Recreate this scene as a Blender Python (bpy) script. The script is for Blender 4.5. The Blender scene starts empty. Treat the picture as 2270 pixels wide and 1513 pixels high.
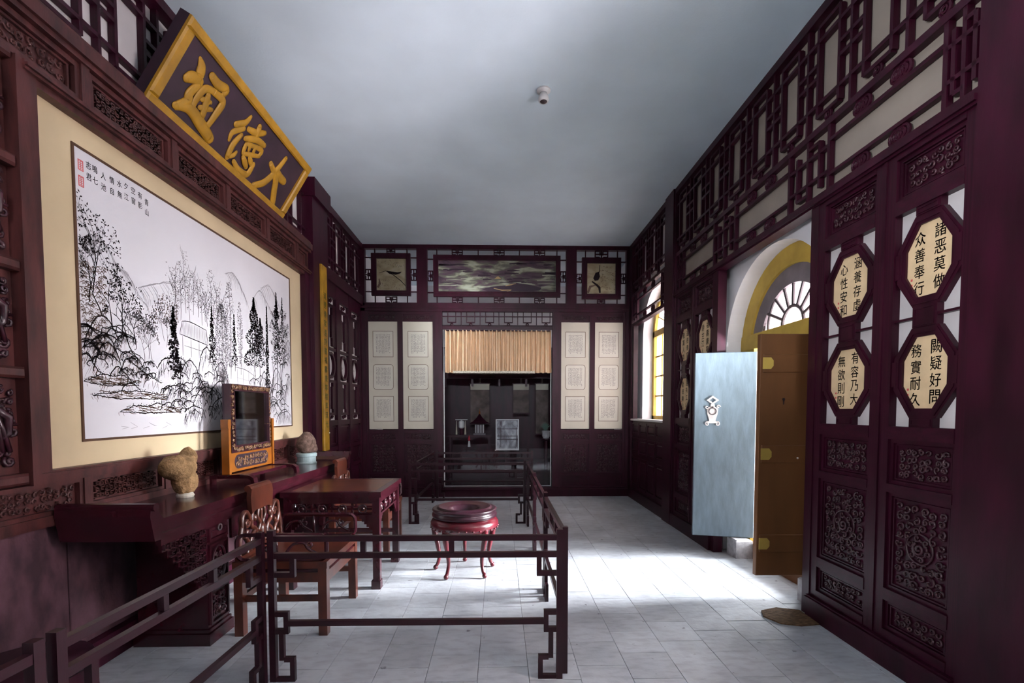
import bpy, bmesh, math, random
from mathutils import Vector, Matrix
sc = bpy.context.scene
COL = sc.collection
R_ = math.radians

# ------------------------------------------------------------------ camera
cam_d = bpy.data.cameras.new('camera')
cam = bpy.data.objects.new('camera', cam_d); COL.objects.link(cam)
cam.location = (0, 0, 1.5)
cam.rotation_euler = (R_(90 - 2.5), 0, R_(-1.5))
cam_d.sensor_width = 36.0
cam_d.lens = 36.0 * 1075 / 2270
cam_d.shift_x = 0.0
cam_d.shift_y = (957 - 756.5) / 2270
cam_d.clip_start = 0.02
sc.camera = cam

# ------------------------------------------------------------------ sky, exposure
world = bpy.data.worlds.new('sky'); sc.world = world
world.use_nodes = True
wn = world.node_tree.nodes; wl = world.node_tree.links
bg = wn['Background']
bg.inputs['Color'].default_value = (0.86, 0.91, 1.0, 1)
bg.inputs['Strength'].default_value = 0.9
sc.view_settings.view_transform = 'Standard'
sc.view_settings.look = 'None'
sc.view_settings.gamma = 1.0
sc.view_settings.use_curve_mapping = False
sc.view_settings.exposure = 1.25
sc.cycles.max_bounces = 8
sc.cycles.diffuse_bounces = 6
sc.cycles.glossy_bounces = 4
sc.cycles.sample_clamp_indirect = 6.0

XL, XR, YB, ZC = -2.38, 2.29, 8.49, 4.34      # left panelling, right partition, back partition, ceiling
XP, XF = 2.43, 2.62                            # plaster face behind the right partition, door frame plane
YREAR, YEND = -2.2, 11.2

def portal(name, x, y, z, sy, sz):
    d = bpy.data.lights.new(name, 'AREA'); d.shape = 'RECTANGLE'; d.size = sy; d.size_y = sz
    d.cycles.is_portal = True
    o = bpy.data.objects.new(name, d); COL.objects.link(o)
    o.location = (x, y, z)
    o.rotation_euler = Vector((-1, 0, 0)).to_track_quat('-Z', 'Z').to_euler()
    return o
portal('door_daylight', 2.72, 4.32, 1.5, 1.68, 3.0)
portal('window_daylight', 2.72, 7.45, 2.4, 1.5, 2.2)
portal('window_daylight', 2.72, 1.11, 2.4, 1.5, 2.2)
portal('window_daylight', 2.72, 10.35, 2.4, 1.3, 2.2)  # for the added bedroom window

def daylight(name, x, y, z, sy, sz, power, spread, aim, col=(0.93, 0.95, 1.0)):     # area lamp outside an opening
    d = bpy.data.lights.new(name, 'AREA'); d.shape = 'RECTANGLE'; d.size = sy; d.size_y = sz
    d.energy = power; d.color = col; d.spread = R_(spread)
    o = bpy.data.objects.new(name, d); COL.objects.link(o); o.location = (x, y, z)
    o.rotation_euler = (Vector(aim) - Vector((x, y, z))).to_track_quat('-Z', 'Y').to_euler()
    return o
daylight('courtyard_light', 14.0, 4.33, 2.6, 5.5, 5.0, 450, 60, (0, 4.33, 1.9))            # through the open door
daylight('courtyard_sky_light', 16.0, 4.40, 6.8, 4.5, 3.0, 430, 50, (-0.6, 4.4, 0.2))       # high sky seen through the door
daylight('courtyard_light', 3.5, 6.0, 2.5, 1.0, 1.3, 52, 90, (1.6, 8.4, 2.0))               # slanting through the far window on to the back scrolls
daylight('courtyard_light', 9.0, 11.5, 3.0, 3.5, 3.5, 180, 80, (-2.3, 4.2, 1.6))            # through the far window
daylight('courtyard_light', 8.0, 1.11, 3.2, 3.0, 3.5, 200, 56, (-2.3, 1.7, .7))             # through the near window
daylight('paving_fill_light', 5.6, -1.3, .40, 2.6, 1.4, 780, 44, (-0.1, 4.1, 4.3))                # sunlit paving, up through the near window
daylight('paving_fill_light', 6.5, 7.45, .7, 4.0, 1.8, 14, 60, (-1.5, 6.8, 4.2))                 # the same, far window
daylight('paving_fill_light', 6.5, 10.35, 1.5, 2.5, 1.8, 190, 80, (-1.0, 10.4, 3.6))             # fill added for the bedroom's upper wall, through its added window
daylight('rear_fill_light', 0.0, -5.0, 3.95, 3.0, 0.3, 30, 60, (0, 8.4, 2.0))              # fill added for the back wall, through a high slot behind the camera
daylight('side_fill_light', -4.6, -1.3, 1.7, 2.2, 1.6, 130, 100, (2.3, 2.8, 2.1))         # fill added for the octagon papers, through a left opening behind the camera

# ------------------------------------------------------------------ materials
def mat(name, col, rough=0.5, spec=0.5, var=0.0, vscale=6.0, stretch=(1, 1, 1), bump=0.0, bscale=40.0,
        metallic=0.0, coat=0.0, col2=None, detail=4.0, objrand=0.0):
    m = bpy.data.materials.new(name); m.use_nodes = True
    n = m.node_tree.nodes; l = m.node_tree.links
    p = n['Principled BSDF']
    p.inputs['Roughness'].default_value = rough
    p.inputs['Specular IOR Level'].default_value = spec
    p.inputs['Metallic'].default_value = metallic
    p.inputs['Coat Weight'].default_value = coat
    p.inputs['Coat Roughness'].default_value = 0.12
    p.inputs['Base Color'].default_value = (*col, 1)
    if var or col2 or bump:
        tc = n.new('ShaderNodeTexCoord'); mp = n.new('ShaderNodeMapping')
        mp.inputs['Scale'].default_value = stretch
        l.new(tc.outputs['Object'], mp.inputs['Vector'])
    if var or col2:
        nz = n.new('ShaderNodeTexNoise'); nz.inputs['Scale'].default_value = vscale
        nz.inputs['Detail'].default_value = detail
        l.new(mp.outputs['Vector'], nz.inputs['Vector'])
        rp = n.new('ShaderNodeValToRGB')
        c2 = col2 if col2 else tuple(min(1, c * (1 + var)) for c in col)
        c1 = col if col2 else tuple(c * (1 - var) for c in col)
        rp.color_ramp.elements[0].position = 0.35; rp.color_ramp.elements[1].position = 0.68
        rp.color_ramp.elements[0].color = (*c1, 1); rp.color_ramp.elements[1].color = (*c2, 1)
        l.new(nz.outputs['Fac'], rp.inputs['Fac'])
        out = rp.outputs['Color']
        if objrand:
            oi = n.new('ShaderNodeObjectInfo'); hs = n.new('ShaderNodeHueSaturation')
            mr = n.new('ShaderNodeMapRange')
            mr.inputs['To Min'].default_value = 1 - objrand; mr.inputs['To Max'].default_value = 1 + objrand
            l.new(oi.outputs['Random'], mr.inputs['Value']); l.new(mr.outputs['Result'], hs.inputs['Value'])
            l.new(out, hs.inputs['Color']); out = hs.outputs['Color']
        l.new(out, p.inputs['Base Color'])
    if bump:
        nb = n.new('ShaderNodeTexNoise'); nb.inputs['Scale'].default_value = bscale; nb.inputs['Detail'].default_value = 5
        l.new(mp.outputs['Vector'], nb.inputs['Vector'])
        bp = n.new('ShaderNodeBump'); bp.inputs['Strength'].default_value = bump; bp.inputs['Distance'].default_value = 0.01
        l.new(nb.outputs['Fac'], bp.inputs['Height']); l.new(bp.outputs['Normal'], p.inputs['Normal'])
    return m

M = {}
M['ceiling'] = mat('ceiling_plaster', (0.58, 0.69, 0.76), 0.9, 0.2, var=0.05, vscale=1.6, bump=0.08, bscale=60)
M['plaster'] = mat('white_plaster', (0.80, 0.80, 0.82), 0.9, 0.2, var=0.05, vscale=2.5, bump=0.1, bscale=30)
def tile_mat():
    m = bpy.data.materials.new('grey_floor_tile'); m.use_nodes = True
    n = m.node_tree.nodes; l = m.node_tree.links; p = n['Principled BSDF']
    g = n.new('ShaderNodeNewGeometry')
    def nz(scale, detail, stretch=None):
        t = n.new('ShaderNodeTexNoise'); t.inputs['Scale'].default_value = scale; t.inputs['Detail'].default_value = detail
        if stretch:
            mp = n.new('ShaderNodeMapping'); mp.inputs['Scale'].default_value = stretch
            l.new(g.outputs['Position'], mp.inputs['Vector']); l.new(mp.outputs['Vector'], t.inputs['Vector'])
        else: l.new(g.outputs['Position'], t.inputs['Vector'])
        return t
    def ramp(src, a, b, c0, c1):
        r = n.new('ShaderNodeValToRGB'); e = r.color_ramp.elements
        e[0].position, e[1].position = a, b; e[0].color, e[1].color = (*c0, 1), (*c1, 1)
        l.new(src.outputs['Fac'], r.inputs['Fac']); return r
    def mul(a, b):
        x = n.new('ShaderNodeMix'); x.data_type = 'RGBA'; x.blend_type = 'MULTIPLY'; x.inputs['Factor'].default_value = 1
        l.new(a, x.inputs['A']); l.new(b, x.inputs['B']); return x.outputs['Result']
    base = ramp(nz(2.2, 6), .30, .70, (.41, .435, .465), (.57, .60, .63))
    wear = ramp(nz(9, 6, (1, 2.6, 1)), .30, .55, (.80, .78, .80), (1, 1, 1))
    spots = ramp(nz(17, 3), .24, .31, (.30, .26, .28), (1, 1, 1))
    out = mul(mul(base.outputs['Color'], wear.outputs['Color']), spots.outputs['Color'])
    oi = n.new('ShaderNodeObjectInfo'); mr = n.new('ShaderNodeMapRange'); mr.inputs['To Min'].default_value = .90; mr.inputs['To Max'].default_value = 1.08
    hs = n.new('ShaderNodeHueSaturation'); l.new(oi.outputs['Random'], mr.inputs['Value']); l.new(mr.outputs['Result'], hs.inputs['Value']); l.new(out, hs.inputs['Color'])
    l.new(hs.outputs['Color'], p.inputs['Base Color'])
    rr = n.new('ShaderNodeMapRange'); rr.inputs['To Min'].default_value = .42; rr.inputs['To Max'].default_value = .72
    l.new(nz(5, 4).outputs['Fac'], rr.inputs['Value']); l.new(rr.outputs['Result'], p.inputs['Roughness'])
    p.inputs['Specular IOR Level'].default_value = .4
    bp = n.new('ShaderNodeBump'); bp.inputs['Strength'].default_value = .25; bp.inputs['Distance'].default_value = .01
    l.new(nz(26, 5).outputs['Fac'], bp.inputs['Height']); l.new(bp.outputs['Normal'], p.inputs['Normal'])
    return m
M['tile'] = tile_mat()
M['joint'] = mat('floor_joint', (0.10, 0.09, 0.10), 0.9, 0.1)
M['ground'] = mat('courtyard_stone', (0.50, 0.49, 0.47), 0.9, 0.2, var=0.1)
M['dark'] = mat('plum_black_lacquer', (0.029, 0.0024, 0.0105), 0.40, 0.24, var=0.35, vscale=9, stretch=(1, 1, 0.25), bump=0.06, bscale=60)
M['maroon'] = mat('maroon_wall_board', (0.085, 0.038, 0.050), 0.7, 0.3, var=0.45, vscale=5, stretch=(1, 2, 1), bump=0.15, bscale=40)  # lighter maroon than the panelling above
M['wine'] = mat('wine_red_lacquer', (0.036, 0.004, 0.009), 0.26, 0.5, var=0.3, vscale=7, bump=0.04, bscale=70, coat=0.25)
M['redwood'] = mat('worn_red_wood', (0.066, 0.017, 0.016), 0.45, 0.4, var=0.45, vscale=5, stretch=(3, 3, 0.6), bump=0.1, bscale=70)
M['carve'] = mat('carved_red_wood', (0.070, 0.022, 0.020), 0.32, 0.5, var=0.35, vscale=18)
M['carve_dark'] = mat('carved_dark_wood', (0.036, 0.008, 0.014), 0.28, 0.6, var=0.3, vscale=18)
M['chairwood'] = mat('polished_chestnut_wood', (0.075, 0.018, 0.010), 0.28, 0.5, var=0.4, vscale=10, stretch=(1, 1, 0.4), coat=0.2)
M['orange'] = mat('orange_lacquer_wood', (0.25, 0.078, 0.008), 0.35, 0.45, var=0.2, vscale=8)
M['gilt'] = mat('gilded_carving', (0.15, 0.072, 0.032), 0.38, 0.5, var=0.4, vscale=20)
M['gold'] = mat('gold_paint', (0.34, 0.175, 0.010), 0.45, 0.4, var=0.18, vscale=9, bump=0.08, bscale=50)
M['board'] = mat('dark_plaque_board', (0.028, 0.012, 0.022), 0.5, 0.4, var=0.3, vscale=5)
M['rail'] = mat('dark_steel_rail', (0.022, 0.0045, 0.009), 0.34, 0.32, var=0.25, vscale=12)
M['ivory'] = mat('ivory_mount_paper', (0.62, 0.49, 0.31), 0.85, 0.2, var=0.07, vscale=2.2, bump=0.03)
M['paper'] = mat('white_painting_paper', (0.72, 0.69, 0.715), 0.8, 0.25, var=0.02, vscale=2)
M['scroll'] = mat('cream_scroll_paper', (0.56, 0.52, 0.43), 0.85, 0.2, var=0.05, vscale=3)
M['scroll_in'] = mat('pale_text_paper', (0.60, 0.57, 0.49), 0.85, 0.2, var=0.05, vscale=5)
M['tanpaper'] = mat('tan_calligraphy_paper', (0.70, 0.52, 0.31), 0.8, 0.2, var=0.10, vscale=7)
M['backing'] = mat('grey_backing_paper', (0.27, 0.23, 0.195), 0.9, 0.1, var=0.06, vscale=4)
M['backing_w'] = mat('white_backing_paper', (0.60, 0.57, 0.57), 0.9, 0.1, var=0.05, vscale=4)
M['ink'] = mat('black_ink', (0.018, 0.012, 0.014), 0.8, 0.1)
M['ink_g'] = mat('grey_ink', (0.16, 0.14, 0.15), 0.85, 0.1)
M['ink_l'] = mat('pale_ink', (0.40, 0.37, 0.39), 0.85, 0.1)
M['ink_b'] = mat('brown_ink', (0.10, 0.055, 0.035), 0.85, 0.1)
M['seal'] = mat('red_seal_ink', (0.62, 0.10, 0.10), 0.8, 0.1)
M['yellow'] = mat('yellow_ochre_paint', (0.50, 0.34, 0.06), 0.55, 0.35, var=0.12, vscale=6)
M['doorback'] = mat('brown_yellow_door_paint', (0.15, 0.062, 0.022), 0.5, 0.3, var=0.18, vscale=4, stretch=(1, 1, 0.3))
M['doorblue'] = mat('grey_blue_door_paint', (0.135, 0.182, 0.215), 0.5, 0.4, var=0.14, vscale=7, stretch=(3, 3, 0.7), bump=0.08, bscale=30)
M['brass'] = mat('yellow_brass', (0.62, 0.44, 0.10), 0.35, 0.5, metallic=0.35, var=0.1)
M['knock'] = mat('pale_iron_knocker', (0.62, 0.55, 0.52), 0.4, 0.5, var=0.15, vscale=20)
M['iron'] = mat('dark_iron_bar', (0.07, 0.055, 0.06), 0.5, 0.4)
M['stone'] = mat('worn_grey_stone', (0.42, 0.41, 0.42), 0.85, 0.2, var=0.3, vscale=14, bump=0.4, bscale=30)
M['rock'] = mat('ochre_scholar_rock', (0.30, 0.18, 0.085), 0.85, 0.2, var=0.35, vscale=22, bump=1.0, bscale=70)
M['rock2'] = mat('brown_grey_scholar_rock', (0.15, 0.095, 0.075), 0.85, 0.2, var=0.35, vscale=25, bump=1.0, bscale=80)
M['celadon'] = mat('pale_celadon_glaze', (0.32, 0.41, 0.41), 0.3, 0.5, var=0.2, vscale=12)
M['mirror'] = mat('dark_mirror', (0.55, 0.55, 0.58), 0.04, 0.5, metallic=1.0)
M['redlac'] = mat('bright_red_lacquer', (0.10, 0.005, 0.012), 0.3, 0.5, var=0.45, vscale=6, coat=0.2)
M['drumtop'] = mat('dark_purple_lacquer', (0.032, 0.008, 0.015), 0.28, 0.5, var=0.25, vscale=6)
M['curtain'] = mat('tan_pleated_cloth', (0.80, 0.60, 0.40), 0.9, 0.1, var=0.06, vscale=8)
M['lace'] = mat('pale_embroidered_trim', (0.60, 0.56, 0.46), 0.9, 0.1, var=0.4, vscale=70)
M['green'] = mat('verdigris_paint', (0.06, 0.13, 0.08), 0.7, 0.2)
M['white'] = mat('white_plastic', (0.62, 0.62, 0.62), 0.4, 0.5)
M['black'] = mat('black_plastic', (0.03, 0.015, 0.02), 0.4, 0.5)
M['greenleaf'] = mat('dull_green_cloth', (0.10, 0.16, 0.13), 0.8, 0.2)
M['redcloth'] = mat('red_cloth', (0.45, 0.03, 0.05), 0.8, 0.2)
M['floor_stain'] = mat('brown_floor_stain', (0.15, 0.09, 0.05), 0.9, 0.1, var=0.5, vscale=30, stretch=(1, 3, 1), bump=0.6, bscale=60)

def glass_mat(name, tint=(1, 1, 1), ior=1.5, rough=0.0):
    m = bpy.data.materials.new(name); m.use_nodes = True
    n = m.node_tree.nodes; l = m.node_tree.links; n.clear()
    o = n.new('ShaderNodeOutputMaterial'); mx = n.new('ShaderNodeMixShader')
    f = n.new('ShaderNodeFresnel'); f.inputs['IOR'].default_value = ior
    t = n.new('ShaderNodeBsdfTransparent'); t.inputs['Color'].default_value = (*tint, 1)
    g = n.new('ShaderNodeBsdfGlossy'); g.inputs['Roughness'].default_value = rough
    l.new(f.outputs[0], mx.inputs[0]); l.new(t.outputs[0], mx.inputs[1]); l.new(g.outputs[0], mx.inputs[2])
    l.new(mx.outputs[0], o.inputs['Surface'])
    return m
M['glass'] = glass_mat('clear_glass', (0.92, 0.93, 0.94))
def pane_mat(name, col):          # papered / frosted panes that let daylight through
    m = bpy.data.materials.new(name); m.use_nodes = True
    n = m.node_tree.nodes; l = m.node_tree.links; n.clear()
    o = n.new('ShaderNodeOutputMaterial'); mx = n.new('ShaderNodeMixShader'); mx.inputs[0].default_value = 0.45
    t = n.new('ShaderNodeBsdfTransparent'); t.inputs['Color'].default_value = (*col, 1)
    s = n.new('ShaderNodeBsdfTranslucent'); s.inputs['Color'].default_value = (*col, 1)
    l.new(s.outputs[0], mx.inputs[1]); l.new(t.outputs[0], mx.inputs[2])
    l.new(mx.outputs[0], o.inputs['Surface'])
    return m
M['pane'] = pane_mat('frosted_pane', (0.68, 0.63, 0.63))

# ------------------------------------------------------------------ frames: (u, v, w) on a wall -> world
FL = lambda u, v, w: (XL + w, u, v)
FR = lambda u, v, w: (XR - w, u, v)
FB = lambda u, v, w: (u, YB - w, v)
FW = lambda x, y, z: (x, y, z)

class MB:
    def __init__(s): s.v = []; s.f = []
    def add(s, vs, fs):
        k = len(s.v); s.v.extend(vs); s.f.extend([tuple(i + k for i in f) for f in fs]); return s
    def box(s, F, u0, u1, v0, v1, w0, w1):
        vs = [F(u, v, w) for u in (u0, u1) for v in (v0, v1) for w in (w0, w1)]
        return s.add(vs, [(0, 1, 3, 2), (4, 6, 7, 5), (0, 4, 5, 1), (2, 3, 7, 6), (0, 2, 6, 4), (1, 5, 7, 3)])
    def cham(s, F, u0, u1, v0, v1, w0, w1, c):          # box with the w1 face chamfered
        a = [F(u0, v0, w0), F(u1, v0, w0), F(u1, v1, w0), F(u0, v1, w0)]
        b = [F(u0, v0, w1 - c), F(u1, v0, w1 - c), F(u1, v1, w1 - c), F(u0, v1, w1 - c)]
        d = [F(u0 + c, v0 + c, w1), F(u1 - c, v0 + c, w1), F(u1 - c, v1 - c, w1), F(u0 + c, v1 - c, w1)]
        fs = [(3, 2, 1, 0), (8, 9, 10, 11)]
        for i in range(4):
            j = (i + 1) % 4
            fs += [(i, j, j + 4, i + 4), (i + 4, j + 4, j + 8, i + 8)]
        return s.add(a + b + d, fs)
    def rect(s, F, u0, u1, v0, v1, t, w0, w1, tv=None):    # rectangular ring of four bars
        tv = tv or t
        s.box(F, u0, u1, v0, v0 + tv, w0, w1); s.box(F, u0, u1, v1 - tv, v1, w0, w1)
        s.box(F, u0, u0 + t, v0 + tv, v1 - tv, w0, w1); s.box(F, u1 - t, u1, v0 + tv, v1 - tv, w0, w1)
        return s
    def prism(s, F, poly, w0, w1):
        n = len(poly)
        vs = [F(u, v, w0) for u, v in poly] + [F(u, v, w1) for u, v in poly]
        fs = [tuple(range(n - 1, -1, -1)), tuple(range(n, 2 * n))] + [(i, (i + 1) % n, n + (i + 1) % n, n + i) for i in range(n)]
        return s.add(vs, fs)
    def ring(s, F, outer, inner, w0, w1):
        n = len(outer)
        vs = [F(u, v, w) for w in (w0, w1) for p in (outer, inner) for u, v in p]
        fs = []
        for i in range(n):
            j = (i + 1) % n
            fs += [(i, j, n + j, n + i), (2 * n + i, 3 * n + i, 3 * n + j, 2 * n + j),
                   (i, 2 * n + i, 2 * n + j, j), (n + i, n + j, 3 * n + j, 3 * n + i)]
        return s.add(vs, fs)
    def tube(s, F, pts, r, n=6, cap=True, ref=(0, 0, 1), flat=1.0):
        P = [Vector(p) for p in pts]; m = len(P); rs = r if isinstance(r, (list, tuple)) else [r] * m
        vs = []; rf = Vector(ref)
        for i in range(m):
            t = (P[min(i + 1, m - 1)] - P[max(i - 1, 0)])
            if t.length < 1e-9: t = Vector((0, 0, 1))
            t.normalize()
            a = t.cross(rf)
            if a.length < 1e-4: a = t.cross(Vector((1, 0.2, 0.1)))
            a.normalize(); b = a.cross(t)
            for k in range(n):
                th = 2 * math.pi * (k + 0.5) / n
                q = P[i] + a * (rs[i] * math.cos(th)) + b * (rs[i] * flat * math.sin(th))
                vs.append(F(*q))
        fs = []
        for i in range(m - 1):
            for k in range(n):
                k2 = (k + 1) % n
                fs.append((i * n + k, i * n + k2, (i + 1) * n + k2, (i + 1) * n + k))
        if cap: fs += [tuple(range(n - 1, -1, -1)), tuple((m - 1) * n + k for k in range(n))]
        return s.add(vs, fs)
    def lathe(s, F, prof, n=32, c=(0, 0, 0), mod=None):
        vs = []; m = len(prof)
        for i, (r, z) in enumerate(prof):
            for k in range(n):
                a = 2 * math.pi * k / n
                rr, zz = (r, z) if mod is None else mod(i, a, r, z)
                vs.append(F(c[0] + rr * math.cos(a), c[1] + rr * math.sin(a), c[2] + zz))
        fs = [(i * n + k, i * n + (k + 1) % n, (i + 1) * n + (k + 1) % n, (i + 1) * n + k) for i in range(m - 1) for k in range(n)]
        fs += [tuple(range(n - 1, -1, -1)), tuple((m - 1) * n + k for k in range(n))]
        return s.add(vs, fs)
    def blob(s, F, c, r, n=8, m=5):                         # ellipsoid
        vs = []; fs = []
        for i in range(m + 1):
            ph = math.pi * i / m
            for k in range(n):
                a = 2 * math.pi * k / n
                vs.append(F(c[0] + r[0] * math.sin(ph) * math.cos(a), c[1] + r[1] * math.sin(ph) * math.sin(a), c[2] + r[2] * math.cos(ph)))
        fs = [(i * n + k, i * n + (k + 1) % n, (i + 1) * n + (k + 1) % n, (i + 1) * n + k) for i in range(m) for k in range(n)]
        return s.add(vs, fs)
    def ribbon(s, F, pts, w0, w1=None, z=0.0, taper=True):   # flat brush stroke
        w1 = w0 if w1 is None else w1
        m = len(pts)
        if m < 2: return s
        vs = []
        for i, p in enumerate(pts):
            a = pts[max(i - 1, 0)]; b = pts[min(i + 1, m - 1)]
            dx, dy = b[0] - a[0], b[1] - a[1]; d = math.hypot(dx, dy) or 1e-6
            t = i / (m - 1); w = (w0 + (w1 - w0) * t) / 2
            if taper: w *= (0.35 + 0.65 * math.sin(math.pi * min(1, max(0, 0.12 + 0.76 * t))))
            vs += [F(p[0] - dy / d * w, p[1] + dx / d * w, z), F(p[0] + dy / d * w, p[1] - dx / d * w, z)]
        return s.add(vs, [(2 * i, 2 * i + 1, 2 * i + 3, 2 * i + 2) for i in range(m - 1)])
    def mesh(s, name, m, smooth=False, recalc=True):
        me = bpy.data.meshes.new(name)
        me.from_pydata([tuple(v) for v in s.v], [], s.f)
        if recalc and s.f:
            b = bmesh.new(); b.from_mesh(me); bmesh.ops.recalc_face_normals(b, faces=b.faces); b.to_mesh(me); b.free()
        if smooth:
            me.polygons.foreach_set('use_smooth', [True] * len(me.polygons))
        me.materials.append(M[m] if isinstance(m, str) else m)
        return me

WORLD = {}                                   # object name -> world location of its origin
def wloc(o): return WORLD.get(o.name, Vector((0, 0, 0)))
def setp(o, label=None, cat=None, group=None, kind=None):
    if label: o['label'] = label
    if cat: o['category'] = cat
    if group: o['group'] = group
    if kind: o['kind'] = kind
    return o
def thing(name, label, cat, loc=(0, 0, 0), group=None):
    o = bpy.data.objects.new(name, None); COL.objects.link(o)
    o.location = loc; WORLD[o.name] = Vector(loc); o.empty_display_size = 0.1
    return setp(o, label, cat, group)
def part(mb, name, m, parent=None, smooth=False, label=None, recalc=True, kind=None):
    me = mb if isinstance(mb, bpy.types.Mesh) else mb.mesh(name, m, smooth, recalc)
    o = bpy.data.objects.new(name, me); COL.objects.link(o)
    if parent is not None:
        o.parent = parent; o.location = -wloc(parent)
    WORLD[o.name] = Vector((0, 0, 0))
    if name in ('relief', 'openwork', 'lower_relief', 'fan_scroll'): o['kind'] = 'stuff'
    if label: o['label'] = label
    if kind: o['kind'] = kind
    return o
UNIT = {}
def ubox(name, m, parent, F, u0, u1, v0, v1, w0, w1, label=None):   # a bar, sharing one unit cube per material
    if m not in UNIT:
        UNIT[m] = MB().box(FW, -.5, .5, -.5, .5, -.5, .5).mesh('bar', m)
    a = Vector(F(u0, v0, w0)); b = Vector(F(u1, v1, w1))
    o = bpy.data.objects.new(name, UNIT[m]); COL.objects.link(o)
    o.parent = parent
    o.location = (a + b) / 2 - (wloc(parent) if parent is not None else Vector((0, 0, 0)))
    o.scale = [abs(q) for q in (b - a)]
    if label: o['label'] = label
    return o
def struct(mb, name, m, smooth=False, recalc=True):
    o = part(mb, name, m, None, smooth, recalc=recalc); o['kind'] = 'structure'; return o
def copy_tree(o, parent=None):
    c = o.copy(); COL.objects.link(c); c.parent = parent
    WORLD[c.name] = wloc(o)
    for ch in list(o.children): copy_tree(ch, c)
    return c

# ------------------------------------------------------------------ glyphs from the built-in font
GL = {}
def make_glyphs(chars, off=0.0):
    obs = []
    for ch in sorted(set(chars)):
        cu = bpy.data.curves.new('glyph', 'FONT'); cu.body = ch; cu.size = 1; cu.resolution_u = 2; cu.offset = off
        o = bpy.data.objects.new('glyph', cu); COL.objects.link(o); obs.append((ch, o, cu))
    dg = bpy.context.evaluated_depsgraph_get(); dg.update()
    for ch, o, cu in obs:
        me = o.evaluated_get(dg).to_mesh()
        vs = [(v.co.x, v.co.y) for v in me.vertices]; fs = [tuple(p.vertices) for p in me.polygons]
        if vs:
            x0 = min(v[0] for v in vs); x1 = max(v[0] for v in vs); y0 = min(v[1] for v in vs); y1 = max(v[1] for v in vs)
            cx, cy, s = (x0 + x1) / 2, (y0 + y1) / 2, max(x1 - x0, y1 - y0)
            GL[ch] = ([((x - cx) / s, (y - cy) / s) for x, y in vs], fs)
        o.evaluated_get(dg).to_mesh_clear()
    for ch, o, cu in obs:
        bpy.data.objects.remove(o); bpy.data.curves.remove(cu)
def glyph(mb, F, ch, u, v, sx, sy, w):
    if ch not in GL: return
    vs, fs = GL[ch]
    for du, dv in ((0, 0), (.012, .008), (-.012, -.008)):
        mb.add([F(u + (x + du) * sx, v + (y + dv) * sy, w) for x, y in vs], fs)
make_glyphs('諸恶莫做众善奉行闕疑好問務實耐久涵養存虛心性安和有容乃大無欲則剛青山影窗空夕江水情自人池鳴七志君主道德詩書傳家遠福壽康寧積厚流光敬業樂群勤儉')

# ------------------------------------------------------------------ relief carving generators
def spiral(cx, cy, r, turns, a0, sgn=1, n=16):
    out = []
    for i in range(n):
        t = i / (n - 1); rr = r * (1 - 0.86 * t); a = a0 + sgn * t * turns * 2 * math.pi
        out.append((cx + rr * math.cos(a), cy + rr * math.sin(a)))
    return out
def scrolls(mb, F, u0, u1, v0, v1, cell, w, seed, rad=None, medallion=False):
    rg = random.Random(seed); rad = rad or cell * 0.13
    nu = max(1, round((u1 - u0) / cell)); nv = max(1, round((v1 - v0) / cell))
    du, dv = (u1 - u0) / nu, (v1 - v0) / nv
    cu, cv, mr = (u0 + u1) / 2, (v0 + v1) / 2, min(u1 - u0, v1 - v0) * 0.27
    for i in range(nu):
        for j in range(nv):
            x = u0 + (i + .5 + rg.uniform(-.2, .2)) * du; y = v0 + (j + .5 + rg.uniform(-.2, .2)) * dv
            if medallion and math.hypot(x - cu, y - cv) < mr + cell * 0.2: continue
            r = min(du, dv) * rg.uniform(.42, .58)
            sp = spiral(x, y, r, rg.uniform(.9, 1.5), rg.uniform(0, 6.28), rg.choice((-1, 1)), 11)
            sp = [(min(max(a, u0), u1), min(max(b, v0), v1)) for a, b in sp]
            mb.tube(F, [(a, b, w + rad * (.5 + .9 * k / 10)) for k, (a, b) in enumerate(sp)], [rad * (1 - .4 * abs(k / 10 - .4)) for k in range(11)], 5)
            if rg.random() < .6:
                mb.blob(F, (x + rg.uniform(-.4, .4) * du, y + rg.uniform(-.4, .4) * dv, w), (rad * 1.7, rad * 1.3, rad * 1.8), 6, 4)
    if medallion:
        for rr in (mr, mr * .55):
            mb.tube(F, [(cu + rr * math.cos(a * math.pi / 12), cv + rr * math.sin(a * math.pi / 12), w + rad * .6) for a in range(25)], rad * .8, 5, False)
        for k in range(6):
            a = k * math.pi / 3 + .3
            sp = spiral(cu + mr * .72 * math.cos(a), cv + mr * .72 * math.sin(a), mr * .26, 1.1, a + 2, 1, 10)
            mb.tube(F, [(p, q, w + rad) for p, q in sp], rad * .9, 5)
        sp = spiral(cu, cv, mr * .45, 1.6, 1, -1, 16)
        mb.tube(F, [(p, q, w + rad * 1.4) for p, q in sp], rad * 1.1, 5)
    return mb
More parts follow.
